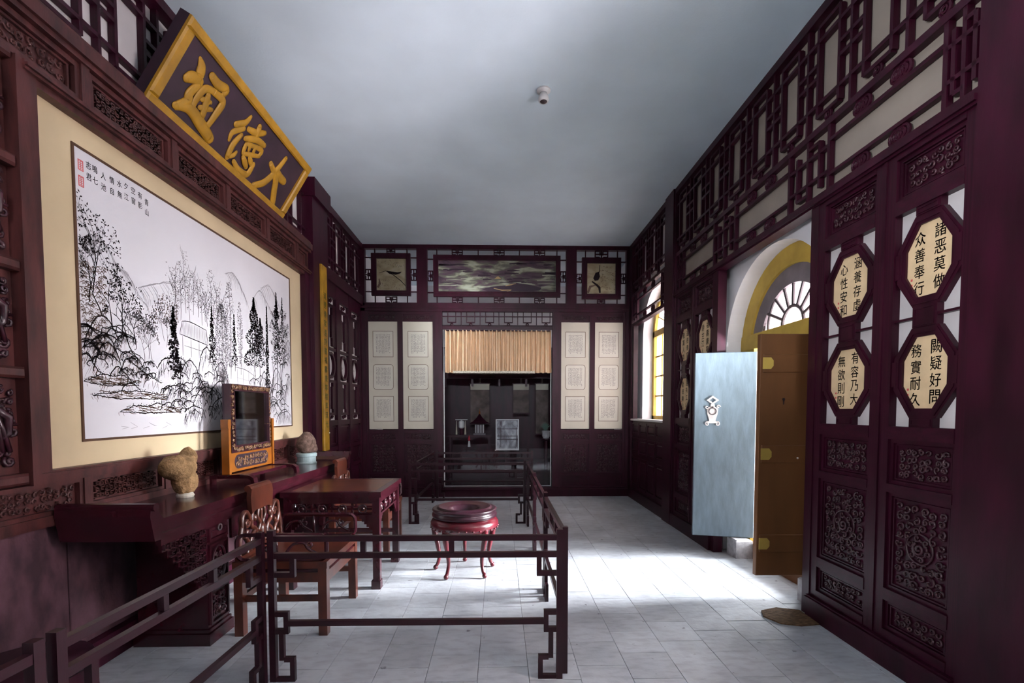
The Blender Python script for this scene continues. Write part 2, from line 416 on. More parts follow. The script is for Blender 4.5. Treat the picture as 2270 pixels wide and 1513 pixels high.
def frets(mb, F, u0, u1, v0, v1, cell, w, t, h, seed=0):       # key-fret relief
    rg = random.Random(seed)
    nu = max(1, round((u1 - u0) / cell)); nv = max(1, round((v1 - v0) / cell))
    du, dv = (u1 - u0) / nu, (v1 - v0) / nv
    G = [[(0, 0), (1, 0), (1, .75), (.3, .75), (.3, .35), (.7, .35)], [(0, 1), (0, .25), (.75, .25), (.75, .8), (.35, .8), (.35, .5)],
         [(1, 1), (.2, 1), (.2, .2), (.8, .2), (.8, .65), (.5, .65)], [(1, 0), (1, .8), (.25, .8), (.25, .3), (.65, .3)]]
    for i in range(nu):
        for j in range(nv):
            g = G[(i + 2 * j + rg.randrange(2)) % 4]
            for (a, b), (c, d) in zip(g, g[1:]):
                x0, x1 = sorted((u0 + (i + a) * du, u0 + (i + c) * du)); y0, y1 = sorted((v0 + (j + b) * dv, v0 + (j + d) * dv))
                mb.box(F, x0 - t / 2, x1 + t / 2, y0 - t / 2, y1 + t / 2, w, w + h)
    return mb
def rosette(mb, F, u, v, r, w, d):
    mb.tube(F, [(u + r * math.cos(a * math.pi / 6), v + r * math.sin(a * math.pi / 6), w + d / 2) for a in range(13)], r * .28, 5, False)
    mb.tube(F, [(u + r * .5 * math.cos(a * math.pi / 5), v + r * .5 * math.sin(a * math.pi / 5), w + d * .7) for a in range(11)], r * .2, 5, False)
    return mb

# ------------------------------------------------------------------ floor: base, single tiles, far tiles
fl = struct(MB().box(FW, -2.6, 2.82, YREAR, YEND, -.12, -.012), 'floor', 'joint')
TS = 0.291
tm = MB().cham(lambda u, v, w: (u, v, w), -TS / 2 + .0013, TS / 2 - .0013, -TS / 2 + .0013, TS / 2 - .0013, -.02, 0, .0008).mesh('tile', 'tile')
cells = []
k0 = int((-2.6 - .748) / TS) - 1
for i in range(k0, k0 + 22):
    cx = .748 + (i + .5) * TS
    if cx < -2.6 or cx > 2.7: continue
    off = (2.64 if i % 2 == 0 else 2.785)
    for j in range(-18, 32):
        cy = off + (j + .5) * TS
        if YREAR + .2 < cy < YEND - .2: cells.append((cx, cy))
def tile_rank(c):
    x, y = c
    if y < 2.05: return 1e6 - y
    inside = abs(x - .03 * y) < (1.02 * y)
    return y + (0 if inside else 100) + (6 if x < -1.75 else 0)
cells.sort(key=tile_rank)
rgt = random.Random(4)
for (x, y) in cells[:296]:
    o = bpy.data.objects.new('tile', tm); COL.objects.link(o); o.parent = fl
    o.location = (x, y, rgt.uniform(-.0014, .0006)); o.rotation_euler = (rgt.uniform(-.003, .003), rgt.uniform(-.003, .003), rgt.uniform(-.004, .004))
mb = MB()
for (x, y) in cells[296:]:
    mb.cham(lambda u, v, w, x=x, y=y: (x + u, y + v, w), -TS / 2 + .0013, TS / 2 - .0013, -TS / 2 + .0013, TS / 2 - .0013, -.02, 0, .0008)
part(mb, 'tile_field', 'tile', fl, kind='stuff')

# ------------------------------------------------------------------ shell
struct(MB().box(FW, -2.7, 2.95, YREAR - .1, YEND + .1, ZC, ZC + .15), 'ceiling', 'ceiling')
mb = MB().box(FW, -2.62, XL - .045, -.2, YEND, -.1, ZC).box(FW, -2.62, XL - .045, YREAR, -1.9, -.1, ZC).box(FW, -2.62, XL - .045, -1.9, -.2, -.1, 1.5).box(FW, -2.62, XL - .045, -1.9, -.2, 3.0, ZC)  # rear left opening added for the side fill; sill keeps it off the floor
struct(mb, 'wall_left', 'plaster')
struct(MB().box(FW, -2.7, 2.95, YREAR - .15, YREAR, -.1, 3.2).box(FW, -2.7, 2.95, YREAR - .15, YREAR, 3.8, ZC).box(FW, -2.7, -1.3, YREAR - .15, YREAR, 3.2, 3.8).box(FW, 1.3, 2.95, YREAR - .15, YREAR, 3.2, 3.8), 'wall_rear', 'dark')  # high slot added to pass the rear fill
struct(MB().box(FW, -2.7, 2.95, YEND, YEND + .15, -.1, ZC), 'wall_far', 'plaster')
DC, DR, DZ = 4.32, 0.84, 2.14
OPEN = [(1.11, .74, 1.36, 2.72), (DC, DR, -.1, DZ), (7.45, .74, 1.36, 2.72), (10.35, .62, 1.36, 2.6)]  # last opening added to light the bedroom from out of view
mb = MB(); y = YREAR
for (yc, r, z0, zs) in OPEN:
    mb.box(FW, XP, XF + .06, y, yc - r, -.1, ZC)
    if z0 > 0: mb.box(FW, XP, XF + .06, yc - r, yc + r, -.1, z0)
    N = 28
    arc = [(yc + r * math.cos(math.pi * k / N), zs + r * math.sin(math.pi * k / N)) for k in range(N, -1, -1)]
    for (a, b), (c, d) in zip(arc, arc[1:]):
        vs = [(x, p, q) for x in (XP, XF + .06) for (p, q) in ((a, b), (c, d), (c, ZC), (a, ZC))]
        mb.add(vs, [(0, 1, 2, 3), (7, 6, 5, 4), (0, 4, 5, 1), (3, 2, 6, 7)])
    y = yc + r
mb.box(FW, XP, XF + .06, y, YEND, -.1, ZC)
struct(mb, 'wall_right', 'plaster')
gr = struct(MB().box(FW, 2.70, 22, -8, 18, -.3, -.06), 'courtyard_ground', 'ground')

# ------------------------------------------------------------------ courtyard door: frame, fanlight, two leaves
d1 = thing('door_1', 'open double courtyard door with fanlight set in the arched niche', 'door', (XF, DC, 0)); d1['kind'] = 'structure'
FD = lambda u, v, w: (XF - w, u, v)
def arcpts(r, n=24, a0=0.0, a1=math.pi, zc=DZ): return [(DC + r * math.cos(a0 + (a1 - a0) * k / n), zc + r * math.sin(a0 + (a1 - a0) * k / n)) for k in range(n + 1)]
def arcband(mb, F, r0, r1, w0, w1, n=24):
    A, B = arcpts(r1, n), arcpts(r0, n)
    for i in range(n):
        vs = [F(u, v, w) for w in (w0, w1) for (u, v) in (A[i], A[i + 1], B[i + 1], B[i])]
        mb.add(vs, [(0, 1, 2, 3), (7, 6, 5, 4), (0, 4, 5, 1), (2, 6, 7, 3), (0, 3, 7, 4), (1, 5, 6, 2)])
    return mb
mb = MB(); arcband(mb, FD, .66, DR - .002, -.05, .03)
mb.box(FD, DC - DR + .002, DC + DR - .002, 2.13, 2.28, -.05, .035)
part(mb, 'frame', 'yellow', d1, label='yellow ochre painted arch and transom')
for s in (-1, 1):
    a, b = sorted((DC + s * .575, DC + s * (DR - .002)))
    part(MB().box(FD, a, b, 0, 2.13, -.05, .03).rect(FD, a + .04, b - .04, .2, 1.95, .03, .03, .045), 'jamb', 'yellow', d1)
mb = MB(); arcband(mb, FD, .50, .66, -.04, .005)
fan = part(mb, 'fan_rim', mat('grey_fan_rim', (0.20, 0.17, 0.18), .6, .3, var=.15), d1)
FZ = 2.28
def fanp(r, a): return (DC + r * math.cos(a), FZ + r * math.sin(a))
mb = MB()
for k in range(1, 8):
    a = math.pi * k / 8
    mb.tube(FD, [(*fanp(.16, a), -.01), (*fanp(.58, a), -.01)], .015, 6)
for r in (.16, .40):
    mb.tube(FD, [(*fanp(r, math.pi * k / 24), -.01) for k in range(25)], .017 if r < .2 else .014, 6)
part(mb, 'fan_bar', 'iron', d1, label='dark iron fanlight bars')
mb = MB()
for k in range(8):
    a = math.pi * (k + .5) / 8
    for s in (-1, 1):
        c = fanp(.47, a + s * .10)
        sp = spiral(c[0], c[1], .040, 1.2, a + math.pi + s * 1.2, s, 10)
        mb.tube(FD, [(p, q, -.01) for p, q in sp], .009, 5)
part(mb, 'fan_scroll', 'iron', d1)
for k in range(8):                                   # the single panes of the fan
    a0, a1 = math.pi * k / 8 + .01, math.pi * (k + 1) / 8 - .01
    pts = [fanp(.165, a0 + (a1 - a0) * i / 4) for i in range(5)] + [fanp(.58, a1 + (a0 - a1) * i / 4) for i in range(5)]
    part(MB().prism(FD, [(u, max(v, FZ - .01)) for u, v in pts], -.03, -.026), 'pane', 'pane', d1)
part(MB().prism(FD, [(u, max(v, FZ - .01)) for u, v in [fanp(.155, math.pi * i / 10) for i in range(11)]], -.03, -.026), 'pane', 'pane', d1)

def leaf_frame(tip, hinge):
    t = Vector(tip); h = Vector(hinge); d = (h - t).normalized(); n = Vector((d.y, -d.x))   # n faces the camera side
    if n.y > 0: n = -n
    return (lambda u, v, w: (t.x + d.x * u + n.x * w, t.y + d.y * u + n.y * w, v)), (h - t).length
FA, LA = leaf_frame((2.04, 5.023), (2.617, 4.88))
leaf = part(MB().cham(FA, 0, LA, .19, 2.10, -.05, 0, .004), 'leaf', 'doorblue', d1, label='grey-blue door leaf with pale vase-shaped knocker')
part(MB().box(FA, .03, .12, .3, .38, -.075, -.05).box(FA, .03, .12, 1.8, 1.88, -.075, -.05), 'batten', 'doorback', leaf)
# vase-shaped knocker: lozenge, ears, body, ring, foot
ku, kv = .175, 1.49
mb = MB()
loz = [(ku, kv + .165), (ku + .06, kv + .12), (ku, kv + .075), (ku - .06, kv + .12)]
mb.ring(FA, loz, [(ku + (a - ku) * .55, kv + .12 + (b - kv - .12) * .55) for a, b in loz], .012, .022)
mb.prism(FA, [(ku - .018, kv + .08), (ku - .022, kv + .05), (ku - .055, kv + .03), (ku - .05, kv - .02), (ku - .03, kv - .09), (ku - .042, kv - .105),
              (ku + .042, kv - .105), (ku + .03, kv - .09), (ku + .05, kv - .02), (ku + .055, kv + .03), (ku + .022, kv + .05), (ku + .018, kv + .08)], .001, .014)
for s in (-1, 1):
    mb.tube(FA, [(p, q, .012) for p, q in spiral(ku + s * .055, kv + .05, .022, 1, 0, s, 9)], .006, 5)
    mb.tube(FA, [(p, q, .012) for p, q in spiral(ku + s * .048, kv - .125, .024, 1, 1.5, -s, 9)], .007, 5)
mb.box(FA, ku - .05, ku + .05, kv - .118, kv - .098, .001, .016)
kn = part(mb, 'knocker', 'knock', leaf, label='pale vase-shaped metal knocker plate')
kr = MB().tube(FA, [(ku + .035 * math.cos(a * math.pi / 9), kv + .005 + .035 * math.sin(a * math.pi / 9), .022) for a in range(19)], .005, 6, False)
kr.blob(FA, (ku, kv + .045, .02), (.012, .012, .012))
part(kr, 'knocker_ring', 'iron', leaf)
FE, LE = leaf_frame((2.04, 3.757), (2.617, 3.748))
leaf2 = part(MB().cham(FE, 0, LE, .19, 2.10, -.05, 0, .004), 'leaf', 'doorback', d1, label='brown-yellow door leaf with short brass strap ends')
for z in (1.87, 1.16, .45):
    part(MB().cham(FE, .02, LE - .02, z - .07, z + .07, 0, .012, .004), 'batten', 'doorback', leaf2)
    part(MB().prism(FE, [(.012, z - .045), (.075, z - .045), (.095, z - .02), (.095, z + .02), (.075, z + .045), (.012, z + .045)], .012, .018), 'strap_end', 'brass', leaf2)
part(MB().prism(FE, [(.19 + .012 * math.cos(a * .524), 1.59 + .012 * math.sin(a * .524)) for a in range(12)], 0, .002).box(FE, .186, .194, 1.55, 1.585, 0, .002), 'keyhole', 'black', leaf2)
part(MB().blob(FE, (.30, 1.13, .02), (.008, .008, .008)), 'stud', 'knock', leaf2)
part(MB().box(FD, DC - DR + .002, DC + DR - .002, 0, .155, -.05, .05), 'sill', 'doorback', d1)
# stone blocks that carry the door pivots
for nm, (x0, x1, y0, y1, h), lb in (('a', (2.40, 2.57, 4.80, 5.0, .185), 'square white-lit stone block under the grey-blue door leaf'),
                                    ('b', (2.37, 2.52, 3.58, 3.74, .185), 'grey stone block at the foot of the brown door leaf')):
    o = part(MB().cham(lambda u, v, w: (u, v, w), x0, x1, y0, y1, 0, h, .012), 'door_stone', 'stone'); setp(o, lb, 'stone block')
o = part(MB().prism(FW, [(1.98, 3.30), (2.10, 3.26), (2.24, 3.28), (2.25, 3.52), (2.10, 3.57), (1.96, 3.52), (1.92, 3.42)], .0008, .010), 'door_stain', 'floor_stain'); setp(o, 'irregular brown stain on the floor inside the door', 'stain')  # thin sheet standing for a brown stain on the tiles

# ------------------------------------------------------------------ right-hand windows
def make_window(n, yc, r, z0, zs):
    w = thing('window_%d' % n, ['', 'tall yellow framed window in the far right niche', 'tall yellow framed window beside the camera', 'added bedroom window, out of view'][n], 'window', (XF, yc, z0)); w['kind'] = 'structure'
    F = lambda u, v, q: (XF - q, u, v)
    rr = r - .002
    mb = MB().box(F, yc - rr, yc - rr + .09, z0, zs, -.05, .03).box(F, yc + rr - .09, yc + rr, z0, zs, -.05, .03)
    mb.box(F, yc - rr, yc + rr, z0, z0 + .06, -.05, .03).box(F, yc - rr, yc + rr, zs, zs + .10, -.05, .03).box(F, yc - .04, yc + .04, z0 + .06, zs, -.05, .03)
    N = 20
    A = [(yc + rr * math.cos(math.pi * k / N), zs + rr * math.sin(math.pi * k / N)) for k in range(N + 1)]
    B = [(yc + (rr - .09) * math.cos(math.pi * k / N), zs + (rr - .09) * math.sin(math.pi * k / N)) for k in range(N + 1)]
    for i in range(N):
        vs = [F(u, v, q) for q in (-.05, .03) for (u, v) in (A[i], A[i + 1], B[i + 1], B[i])]
        mb.add(vs, [(0, 1, 2, 3), (7, 6, 5, 4), (0, 4, 5, 1), (2, 6, 7, 3)])
    part(mb, 'window_frame', 'yellow', w)
    mb = MB()
    for s in (-1, 1):
        a, b = sorted((yc + s * .04, yc + s * (rr - .09)))
        c = (a + b) / 2
        mb.box(F, c - .011, c + .011, z0 + .06, zs, -.03, .0)
        for k in range(1, 4):
            zz = z0 + .06 + (zs - z0 - .06) * k / 4
            mb.box(F, a, b, zz - .012, zz + .012, -.03, .0)
    for k in range(1, 6):
        a = math.pi * k / 6
        mb.tube(F, [(yc + .1 * math.cos(a), zs + .1 + .1 * math.sin(a), -.01), (yc + (rr - .09) * math.cos(a), zs + (rr - .09) * math.sin(a), -.01)], .009, 6)
    part(mb, 'glazing_bar', 'yellow', w)
    part(MB().box(F, yc - rr + .09, yc - .04, z0 + .06, zs, -.02, -.016), 'pane', 'pane', w)
    part(MB().box(F, yc + .04, yc + rr - .09, z0 + .06, zs, -.02, -.016), 'pane', 'pane', w)
    part(MB().prism(F, [(u, max(v, zs + .1)) for u, v in B], -.02, -.016), 'pane', 'pane', w)
for i, (yc, r, z0, zs) in enumerate((OPEN[2], OPEN[0], OPEN[3])): make_window(i + 1, yc, r, z0, zs)

# ------------------------------------------------------------------ posts, beams (fixed timber frame)
def trim(n, mb, m='dark'): return struct(mb, 'trim_%d' % n, m)
trim(1, MB().box(FR, 1.96, 2.30, 0, ZC, -.10, .03))                                   # right pillar nearest the camera
trim(2, MB().box(FR, 6.29, 6.60, 0, ZC, -.10, .05).box(FR, 6.26, 6.30, 0, ZC, -.05, .03))
trim(3, MB().box(FR, 8.30, YB + .1, 0, ZC, -.08, .03))
trim(4, MB().box(FR, 2.30, 6.29, 2.955, 3.03, -.07, .03).box(FR, 2.30, 6.29, 2.97, 3.0, .03, .045).box(FR, 6.60, 8.30, 2.93, 2.98, -.06, .02))
trim(5, MB().box(FR, 2.30, 6.29, 3.475, 3.52, -.05, .015).box(FR, 6.60, 8.30, 3.44, 3.48, -.05, .012))
trim(6, MB().box(FR, 2.30, 8.30, 4.27, ZC, -.06, .03))
trim(7, MB().box(FL, 6.10, 6.62, 0, ZC, -.04, .10).box(FL, 6.08, 6.64, 4.12, ZC, -.04, .14), 'dark')     # left post
trim(8, MB().box(FL, .2, 6.10, 3.43, 3.56, -.04, .075).box(FL, .2, 6.10, 3.46, 3.53, .075, .095), 'redwood')
trim(9, MB().box(FL, YREAR, 6.10, 4.27, ZC, -.04, .06).box(FL, 6.62, YB, 4.24, ZC, -.04, .05))
trim(10, MB().box(FL, 6.62, YB, 3.30, 3.46, -.04, .05))
trim(11, MB().box(FB, XL - .05, XR + .12, 4.27, ZC, -.06, .03))
trim(12, MB().box(FB, XL - .05, XR + .12, 3.21, 3.35, -.06, .04).box(FB, XL, XR, 3.26, 3.30, .04, .055))
trim(13, MB().box(FB, -1.415, -1.235, 3.35, 4.27, -.06, .03).box(FB, 1.16, 1.34, 3.35, 4.27, -.06, .03))
trim(14, MB().box(FB, -1.10, -.985, .15, 3.21, -.06, .035).box(FB, .925, 1.035, .15, 3.21, -.06, .035))
trim(15, MB().box(FB, XL - .05, -2.30, 0, 4.27, -.06, .04).box(FB, 2.205, XR + .12, 0, 4.27, -.06, .03))
o = struct(MB().box(FB, XL, XR, 0, .155, -.06, .06).box(FB, XL, XR, .11, .135, .06, .075), 'baseboard_back', 'dark')
struct(MB().box(FR, 2.30, 3.45, 0, .16, -.06, .045).box(FR, 5.11, 6.29, 0, .16, -.06, .045).box(FR, 6.6, 8.3, 0, .16, -.06, .03)
       .box(FR, 2.30, 3.45, .12, .15, .045, .06), 'baseboard_right', 'dark')
struct(MB().box(FL, .2, 8.4, 0, .16, -.04, .04), 'baseboard_left', 'dark')
trim(16, MB().box(FR, 3.45, 3.53, .0, 2.96, -.07, .02).box(FR, 5.03, 5.11, .0, 2.96, -.07, .02))       # jambs of the partition opening
# right wall before the pillar (outside the frame): plain panelling below the near window
trim(17, MB().box(FR, -.2, 1.96, 0, 1.33, -.04, 0).box(FR, -.2, 1.96, 2.95, 3.05, -.06, .03))

# ------------------------------------------------------------------ lattice transoms
def lattice(name, label, F, u0, u1, v0, v1, pitch, m, wb=(-.025, .012), ros=True, t=.025):
    """tall fret lattice: every bar its own part"""
    mid = F((u0 + u1) / 2, v0, 0)
    th = thing(name, label, 'lattice', mid)
    n = max(1, round((u1 - u0) / pitch)); p = (u1 - u0) / n; H = v1 - v0
    a, b = v0 + H * .10, v1 - H * .07
    h1, h2 = v0 + H * .22, v1 - H * .20
    B = lambda *q: ubox('lattice_bar', m, th, F, *q, wb[0], wb[1])
    for hh in (h1, h2): B(u0, u1, hh - t / 2, hh + t / 2)
    rb = MB()
    for i in range(n):
        c = u0 + (i + .5) * p; hw = p * .245
        for s in (-1, 1): B(c + s * hw - t / 2, c + s * hw + t / 2, a, b)
        B(c - hw, c + hw, a - t / 2, a + t / 2); B(c - hw, c + hw, b - t / 2, b + t / 2)
        if i: B(u0 + i * p - t * .45, u0 + i * p + t * .45, v0, v1)
        # side loop linking to the next unit
        if i < n - 1:
            B(c + hw, c + p - hw, v0 + H * .48 - t / 2, v0 + H * .48 + t / 2)
            B(c + hw, c + p - hw, v0 + H * .60 - t / 2, v0 + H * .60 + t / 2)
        if ros:
            rosette(rb, F, c, v0 + H * .05, H * .042, wb[0] + .01, .025)
    if rb.f: part(rb, 'rosette_row', m, th, kind='stuff')
    return th
def band(name, label, F, u0, u1, v0, v1, rects, m, wb=(-.025, .010), t=.023):
    th = thing(name, label, 'lattice', F((u0 + u1) / 2, v0, 0))
    B = lambda *q: ubox('lattice_bar', m, th, F, *q, wb[0], wb[1])
    H = v1 - v0; lo, hi = v0 + H * .24, v1 - H * .24
    prev = u0
    for (a, b) in rects + [(u1, u1)]:
        if a > prev + .05:      # fret between the long rectangles
            c = (prev + a) / 2; w = a - prev
            if w > .2:
                B(c - t / 2, c + t / 2, v0, v1)
                B(prev, a, lo + H * .04, lo + H * .04 + t); B(prev, a, hi - H * .04 - t, hi - H * .04)
                B(c - w * .28 - t / 2, c - w * .28 + t / 2, lo - H * .1, hi + H * .1); B(c + w * .28 - t / 2, c + w * .28 + t / 2, lo - H * .1, hi + H * .1)
                B(c - w * .28, c, hi + H * .1 - t / 2, hi + H * .1 + t / 2); B(c, c + w * .28, lo - H * .1 - t / 2, lo - H * .1 + t / 2)
        if b <= a: break
        B(a - t * .6, a + t * .6, v0, v1); B(b - t * .6, b + t * .6, v0, v1)
        B(a, b, lo - t / 2, lo + t / 2); B(a, b, hi - t / 2, hi + t / 2)
        rb = MB()
        for k in (.33, .67):
            cc = a + (b - a) * k
            for (y0, y1) in ((v0, lo - t / 2), (hi + t / 2, v1)):
                ym = (y0 + y1) / 2
                for q in (-.7, .0, .7): rosette(rb, F, cc + q * H * .10, ym, (y1 - y0) * .40, wb[0] + .01, .022)
        part(rb, 'rosette_row', m, th, kind='stuff')
        prev = b
    return th
lattice('lattice_transom', 'tall dark fret lattice running under the ceiling above the doorway', FR, 2.30, 6.29, 3.52, 4.27, .4433, 'dark')
band('lattice_band', 'dark lattice band of long rectangles right over the arched doorway', FR, 2.30, 6.29, 3.03, 3.475, [(2.50, 3.38), (3.84, 4.72), (5.18, 6.06)], 'dark')
lattice('lattice_transom', 'tall dark fret lattice over the far right window niche', FR, 6.60, 8.30, 3.48, 4.27, .425, 'dark', ros=False)
band('lattice_band', 'narrow dark lattice band across the top of the far right window', FR, 6.60, 8.30, 2.98, 3.44, [(6.86, 8.05)], 'dark')
lattice('lattice_transom', 'dark fret lattice on pale paper behind the gilt plaque', FL, 2.02, 6.10, 3.56, 4.27, .51, 'dark', wb=(-.03, .012))
lattice('lattice_transom', 'dark fret lattice between the left post and the back wall', FL, 6.64, YB - .06, 3.46, 4.24, .45, 'dark')
# paper behind the lattices (fixed to the walls)
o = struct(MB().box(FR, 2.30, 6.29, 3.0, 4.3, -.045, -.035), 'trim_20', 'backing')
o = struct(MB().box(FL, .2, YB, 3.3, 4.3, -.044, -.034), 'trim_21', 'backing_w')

# ------------------------------------------------------------------ right partition leaves with octagonal calligraphy
def octa(c, v, hw, hh, fu=.43, fv=.36):
    return [(c - hw * fu, v + hh), (c + hw * fu, v + hh), (c + hw, v + hh * fv), (c + hw, v - hh * fv),
            (c + hw * fu, v - hh), (c - hw * fu, v - hh), (c - hw, v - hh * fv), (c - hw, v + hh * fv)]
def right_leaf(label, u0, u1, texts, seed):
    c = (u0 + u1) / 2; th = thing('partition_leaf', label, 'door panel', FR(c, 0, 0))
    a, b = u0 + .065, u1 - .065
    for s0, s1 in ((u0, a), (b, u1)):
        ubox('stile', 'dark', th, FR, s0, s1, .16, 2.955, -.04, .012)
    for (z0, z1) in ((.16, .21), (.385, .455), (1.025, 1.075), (1.335, 1.41), (2.61, 2.69), (2.925, 2.955)):
        ubox('cross_rail', 'dark', th, FR, a, b, z0, z1, -.04, .016)
    for (z0, z1, kind) in ((.21, .385, 's'), (.455, 1.025, 'm'), (1.075, 1.335, 's'), (2.69, 2.925, 's')):
        p = part(MB().box(FR, a, b, z0, z1, -.035, -.022).rect(FR, a, b, z0, z1, .022, -.022, -.004).rect(FR, a + .03, b - .03, z0 + .028, z1 - .028, .008, -.022, -.010), 'carved_panel', 'dark', th)
        mb = MB()
        if kind == 'm': scrolls(mb, FR, a + .052, b - .052, z0 + .052, z1 - .052, .050, -.020, seed, .0075, medallion=True)
        else: scrolls(mb, FR, a + .052, b - .052, z0 + .045, z1 - .045, .046, -.020, seed + int(z0 * 50), .007)
        part(mb, 'relief', 'carve_dark', p, smooth=True, recalc=False)
    # pale paper field with two octagons
    part(MB().box(FR, a, b, 1.41, 2.61, -.038, -.032), 'backing_paper', 'backing_w', th)
    for k, (vc, (rt, lf)) in enumerate(zip((2.315, 1.708), texts)):
        hw, hh = (b - a) / 2 - .012, .247
        O, I = octa(c, vc, hw, hh), octa(c, vc, hw - .056, hh - .052)
        fr = part(MB().ring(FR, O, I, -.034, .0).ring(FR, octa(c, vc, hw - .014, hh - .014), octa(c, vc, hw - .036, hh - .034), .0, .006), 'octagon_frame', 'dark', th)
        pp = part(MB().prism(FR, octa(c, vc, hw - .050, hh - .048), -.022, -.013), 'calligraphy_panel', 'tanpaper', fr, label='tan octagonal paper with two columns of black brush characters')
        GF = lambda u, v, w: FR(c - u, vc + v, w)
        for col, txt in ((.060, rt), (-.062, lf)):
            for j, ch in enumerate(txt):
                mb = MB(); glyph(mb, GF, ch, col, .134 - j * .089 + (0 if col > 0 else -.012), .066, .074, -.0125)
                part(mb, 'character', 'ink', fr, recalc=False)
        for q in (.045, .075): part(MB().box(GF, -.116, -.104, -.05 - q, -.038 - q, -.013, -.0122), 'seal', 'seal', fr)
    for (z0, z1, w) in ((2.562, 2.61, .075), (1.955, 2.068, .075), (1.41, 1.461, .075)):
        part(MB().box(FR, c - w, c + w, z0, z1, -.034, .006).rect(FR, c - w + .012, c + w - .012, z0 + .008, z1 - .008, .007, .006, .011), 'fret_block', 'dark', th)
    for vc in (2.315, 1.708):
        for s in (-1, 1):
            e = c + s * ((b - a) / 2 - .006); part(MB().box(FR, min(e, e - s * .03), max(e, e - s * .03), vc - .07, vc + .07, -.034, .008), 'side_block', 'dark', th)
    ubox('thin_bar', 'dark', th, FR, a, b, 2.005, 2.019, -.034, .0)
    return th
right_leaf('carved dark partition leaf nearest the camera, two octagons starting with the characters 諸 and 闕', 2.30, 2.845, [('諸恶莫做', '众善奉行'), ('闕疑好問', '務實耐久')], 11)
right_leaf('carved dark partition leaf beside the brown door leaf, octagons reading 涵養存虛 and 有容乃大', 2.865, 3.45, [('涵養存虛', '心性安和'), ('有容乃大', '無欲則剛')], 29)
right_leaf('carved dark partition leaf half hidden behind the grey-blue door leaf', 5.11, 5.70, [('福壽康寧', '詩主江人'), ('積厚流光', '書傳家遠')], 47)
right_leaf('carved dark partition leaf with two octagons left of the grey-blue door leaf', 5.70, 6.26, [('道德傳家', '敬業人群'), ('遠有江山', '勤儉樂山')], 63)
trim(18, MB().box(FR, 2.845, 2.865, .16, 2.955, -.03, .02).box(FR, 5.695, 5.705, .16, 2.955, -.03, .02))

# window bay: low panelling and frame
wb_ = thing('window_wainscot', 'low dark panelling with small framed panels under the far right window', 'panelling', FR(7.45, 0, 0))
part(MB().box(FR, 6.60, 8.30, .16, 1.345, -.04, -.01), 'board', 'dark', wb_)
for k in range(4):
    u = 6.64 + k * .415
    for (z0, z1) in ((.22, .72), (.78, 1.05), (1.10, 1.30)):
        part(MB().rect(FR, u, u + .39, z0, z1, .03, -.01, .008).cham(FR, u + .05, u + .34, z0 + .05, z1 - .05, -.01, .004, .01), 'panel', 'dark', wb_)
part(MB().box(FR, 6.60, 8.30, 1.335, 1.365, -.20, .03), 'sill', 'white', wb_)
part(MB().box(FR, 8.20, 8.30, 1.36, 2.95, -.06, .015), 'stile', 'rail', wb_)

# ------------------------------------------------------------------ left wall: panelling round the big painting
lp = thing('painting_surround', 'worn red carved wood surround framing the large landscape painting', 'panelling', FL(4.28, 0, 0))
part(MB().box(FL, .2, 6.10, .16, 3.43, -.045, -.035), 'board', 'dark', lp)
# top strip of carved panels
divs = [2.15, 2.87, 3.62, 4.31, 5.03, 5.74, 6.10]
for a, b in zip(divs, divs[1:]):
    ubox('divider', 'redwood', lp, FL, a - .028, a + .028, 3.20, 3.43, -.035, .06)
    p = part(MB().box(FL, a + .028, b - .028, 3.215, 3.425, -.035, .012).rect(FL, a + .028, b - .028, 3.215, 3.425, .03, .012, .048).rect(FL, a + .075, b - .075, 3.25, 3.39, .012, .012, .03), 'carved_panel', 'redwood', lp)
    if b - a > .5:
        mb = MB()
        if a < 2.5: scrolls(mb, FL, a + .10, b - .10, 3.265, 3.375, .05, .014, 5)
        else: frets(mb, FL, a + .10, b - .10, 3.265, 3.375, .037, .012, .007, .016, int(a * 10))
        part(mb, 'relief', 'carve', p, recalc=False)
part(MB().box(FL, 2.50, 6.10, 3.17, 3.215, -.035, .07).box(FL, 2.50, 6.10, 3.185, 3.2, .07, .085), 'head_rail', 'redwood', lp)
# frame of the recess
part(MB().box(FL, 2.515, 2.575, 1.185, 3.17, -.035, .055), 'stile', 'redwood', lp)
part(MB().box(FL, 5.965, 6.10, 1.0, 3.17, -.035, .05), 'stile', 'dark', lp)
part(MB().box(FL, 2.515, 5.965, 3.135, 3.17, -.035, .045), 'frame_rail', 'redwood', lp)
part(MB().box(FL, 2.515, 5.965, 1.125, 1.19, -.035, .05).box(FL, 2.515, 5.965, 1.165, 1.18, .05, .06), 'frame_rail', 'redwood', lp)
# bottom strip of carved panels
bd = [1.90, 2.80, 3.46, 4.12, 4.78, 5.44, 6.10]
for a, b in zip(bd, bd[1:]):
    ubox('divider', 'redwood', lp, FL, a - .022, a + .022, .95, 1.125, -.035, .045)
    p = part(MB().box(FL, a + .022, b - .022, .955, 1.125, -.035, .008).rect(FL, a + .022, b - .022, .955, 1.125, .022, .008, .036), 'carved_panel', 'redwood', lp)
    mb = MB()
    if a < 2.5: scrolls(mb, FL, a + .06, b - .06, .985, 1.095, .042, .010, 8)
    else: frets(mb, FL, a + .075, b - .075, .988, 1.092, .034, .008, .0065, .014, int(a * 7))
    part(mb, 'relief', 'carve', p, recalc=False)
part(MB().box(FL, .2, 6.10, .90, .955, -.035, .05), 'base_rail', 'redwood', lp)
# lower wainscot boards
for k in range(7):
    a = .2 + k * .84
    part(MB().cham(FL, a + .004, a + .836, .16, .90, -.035, -.012, .004), 'plank', 'maroon', lp)
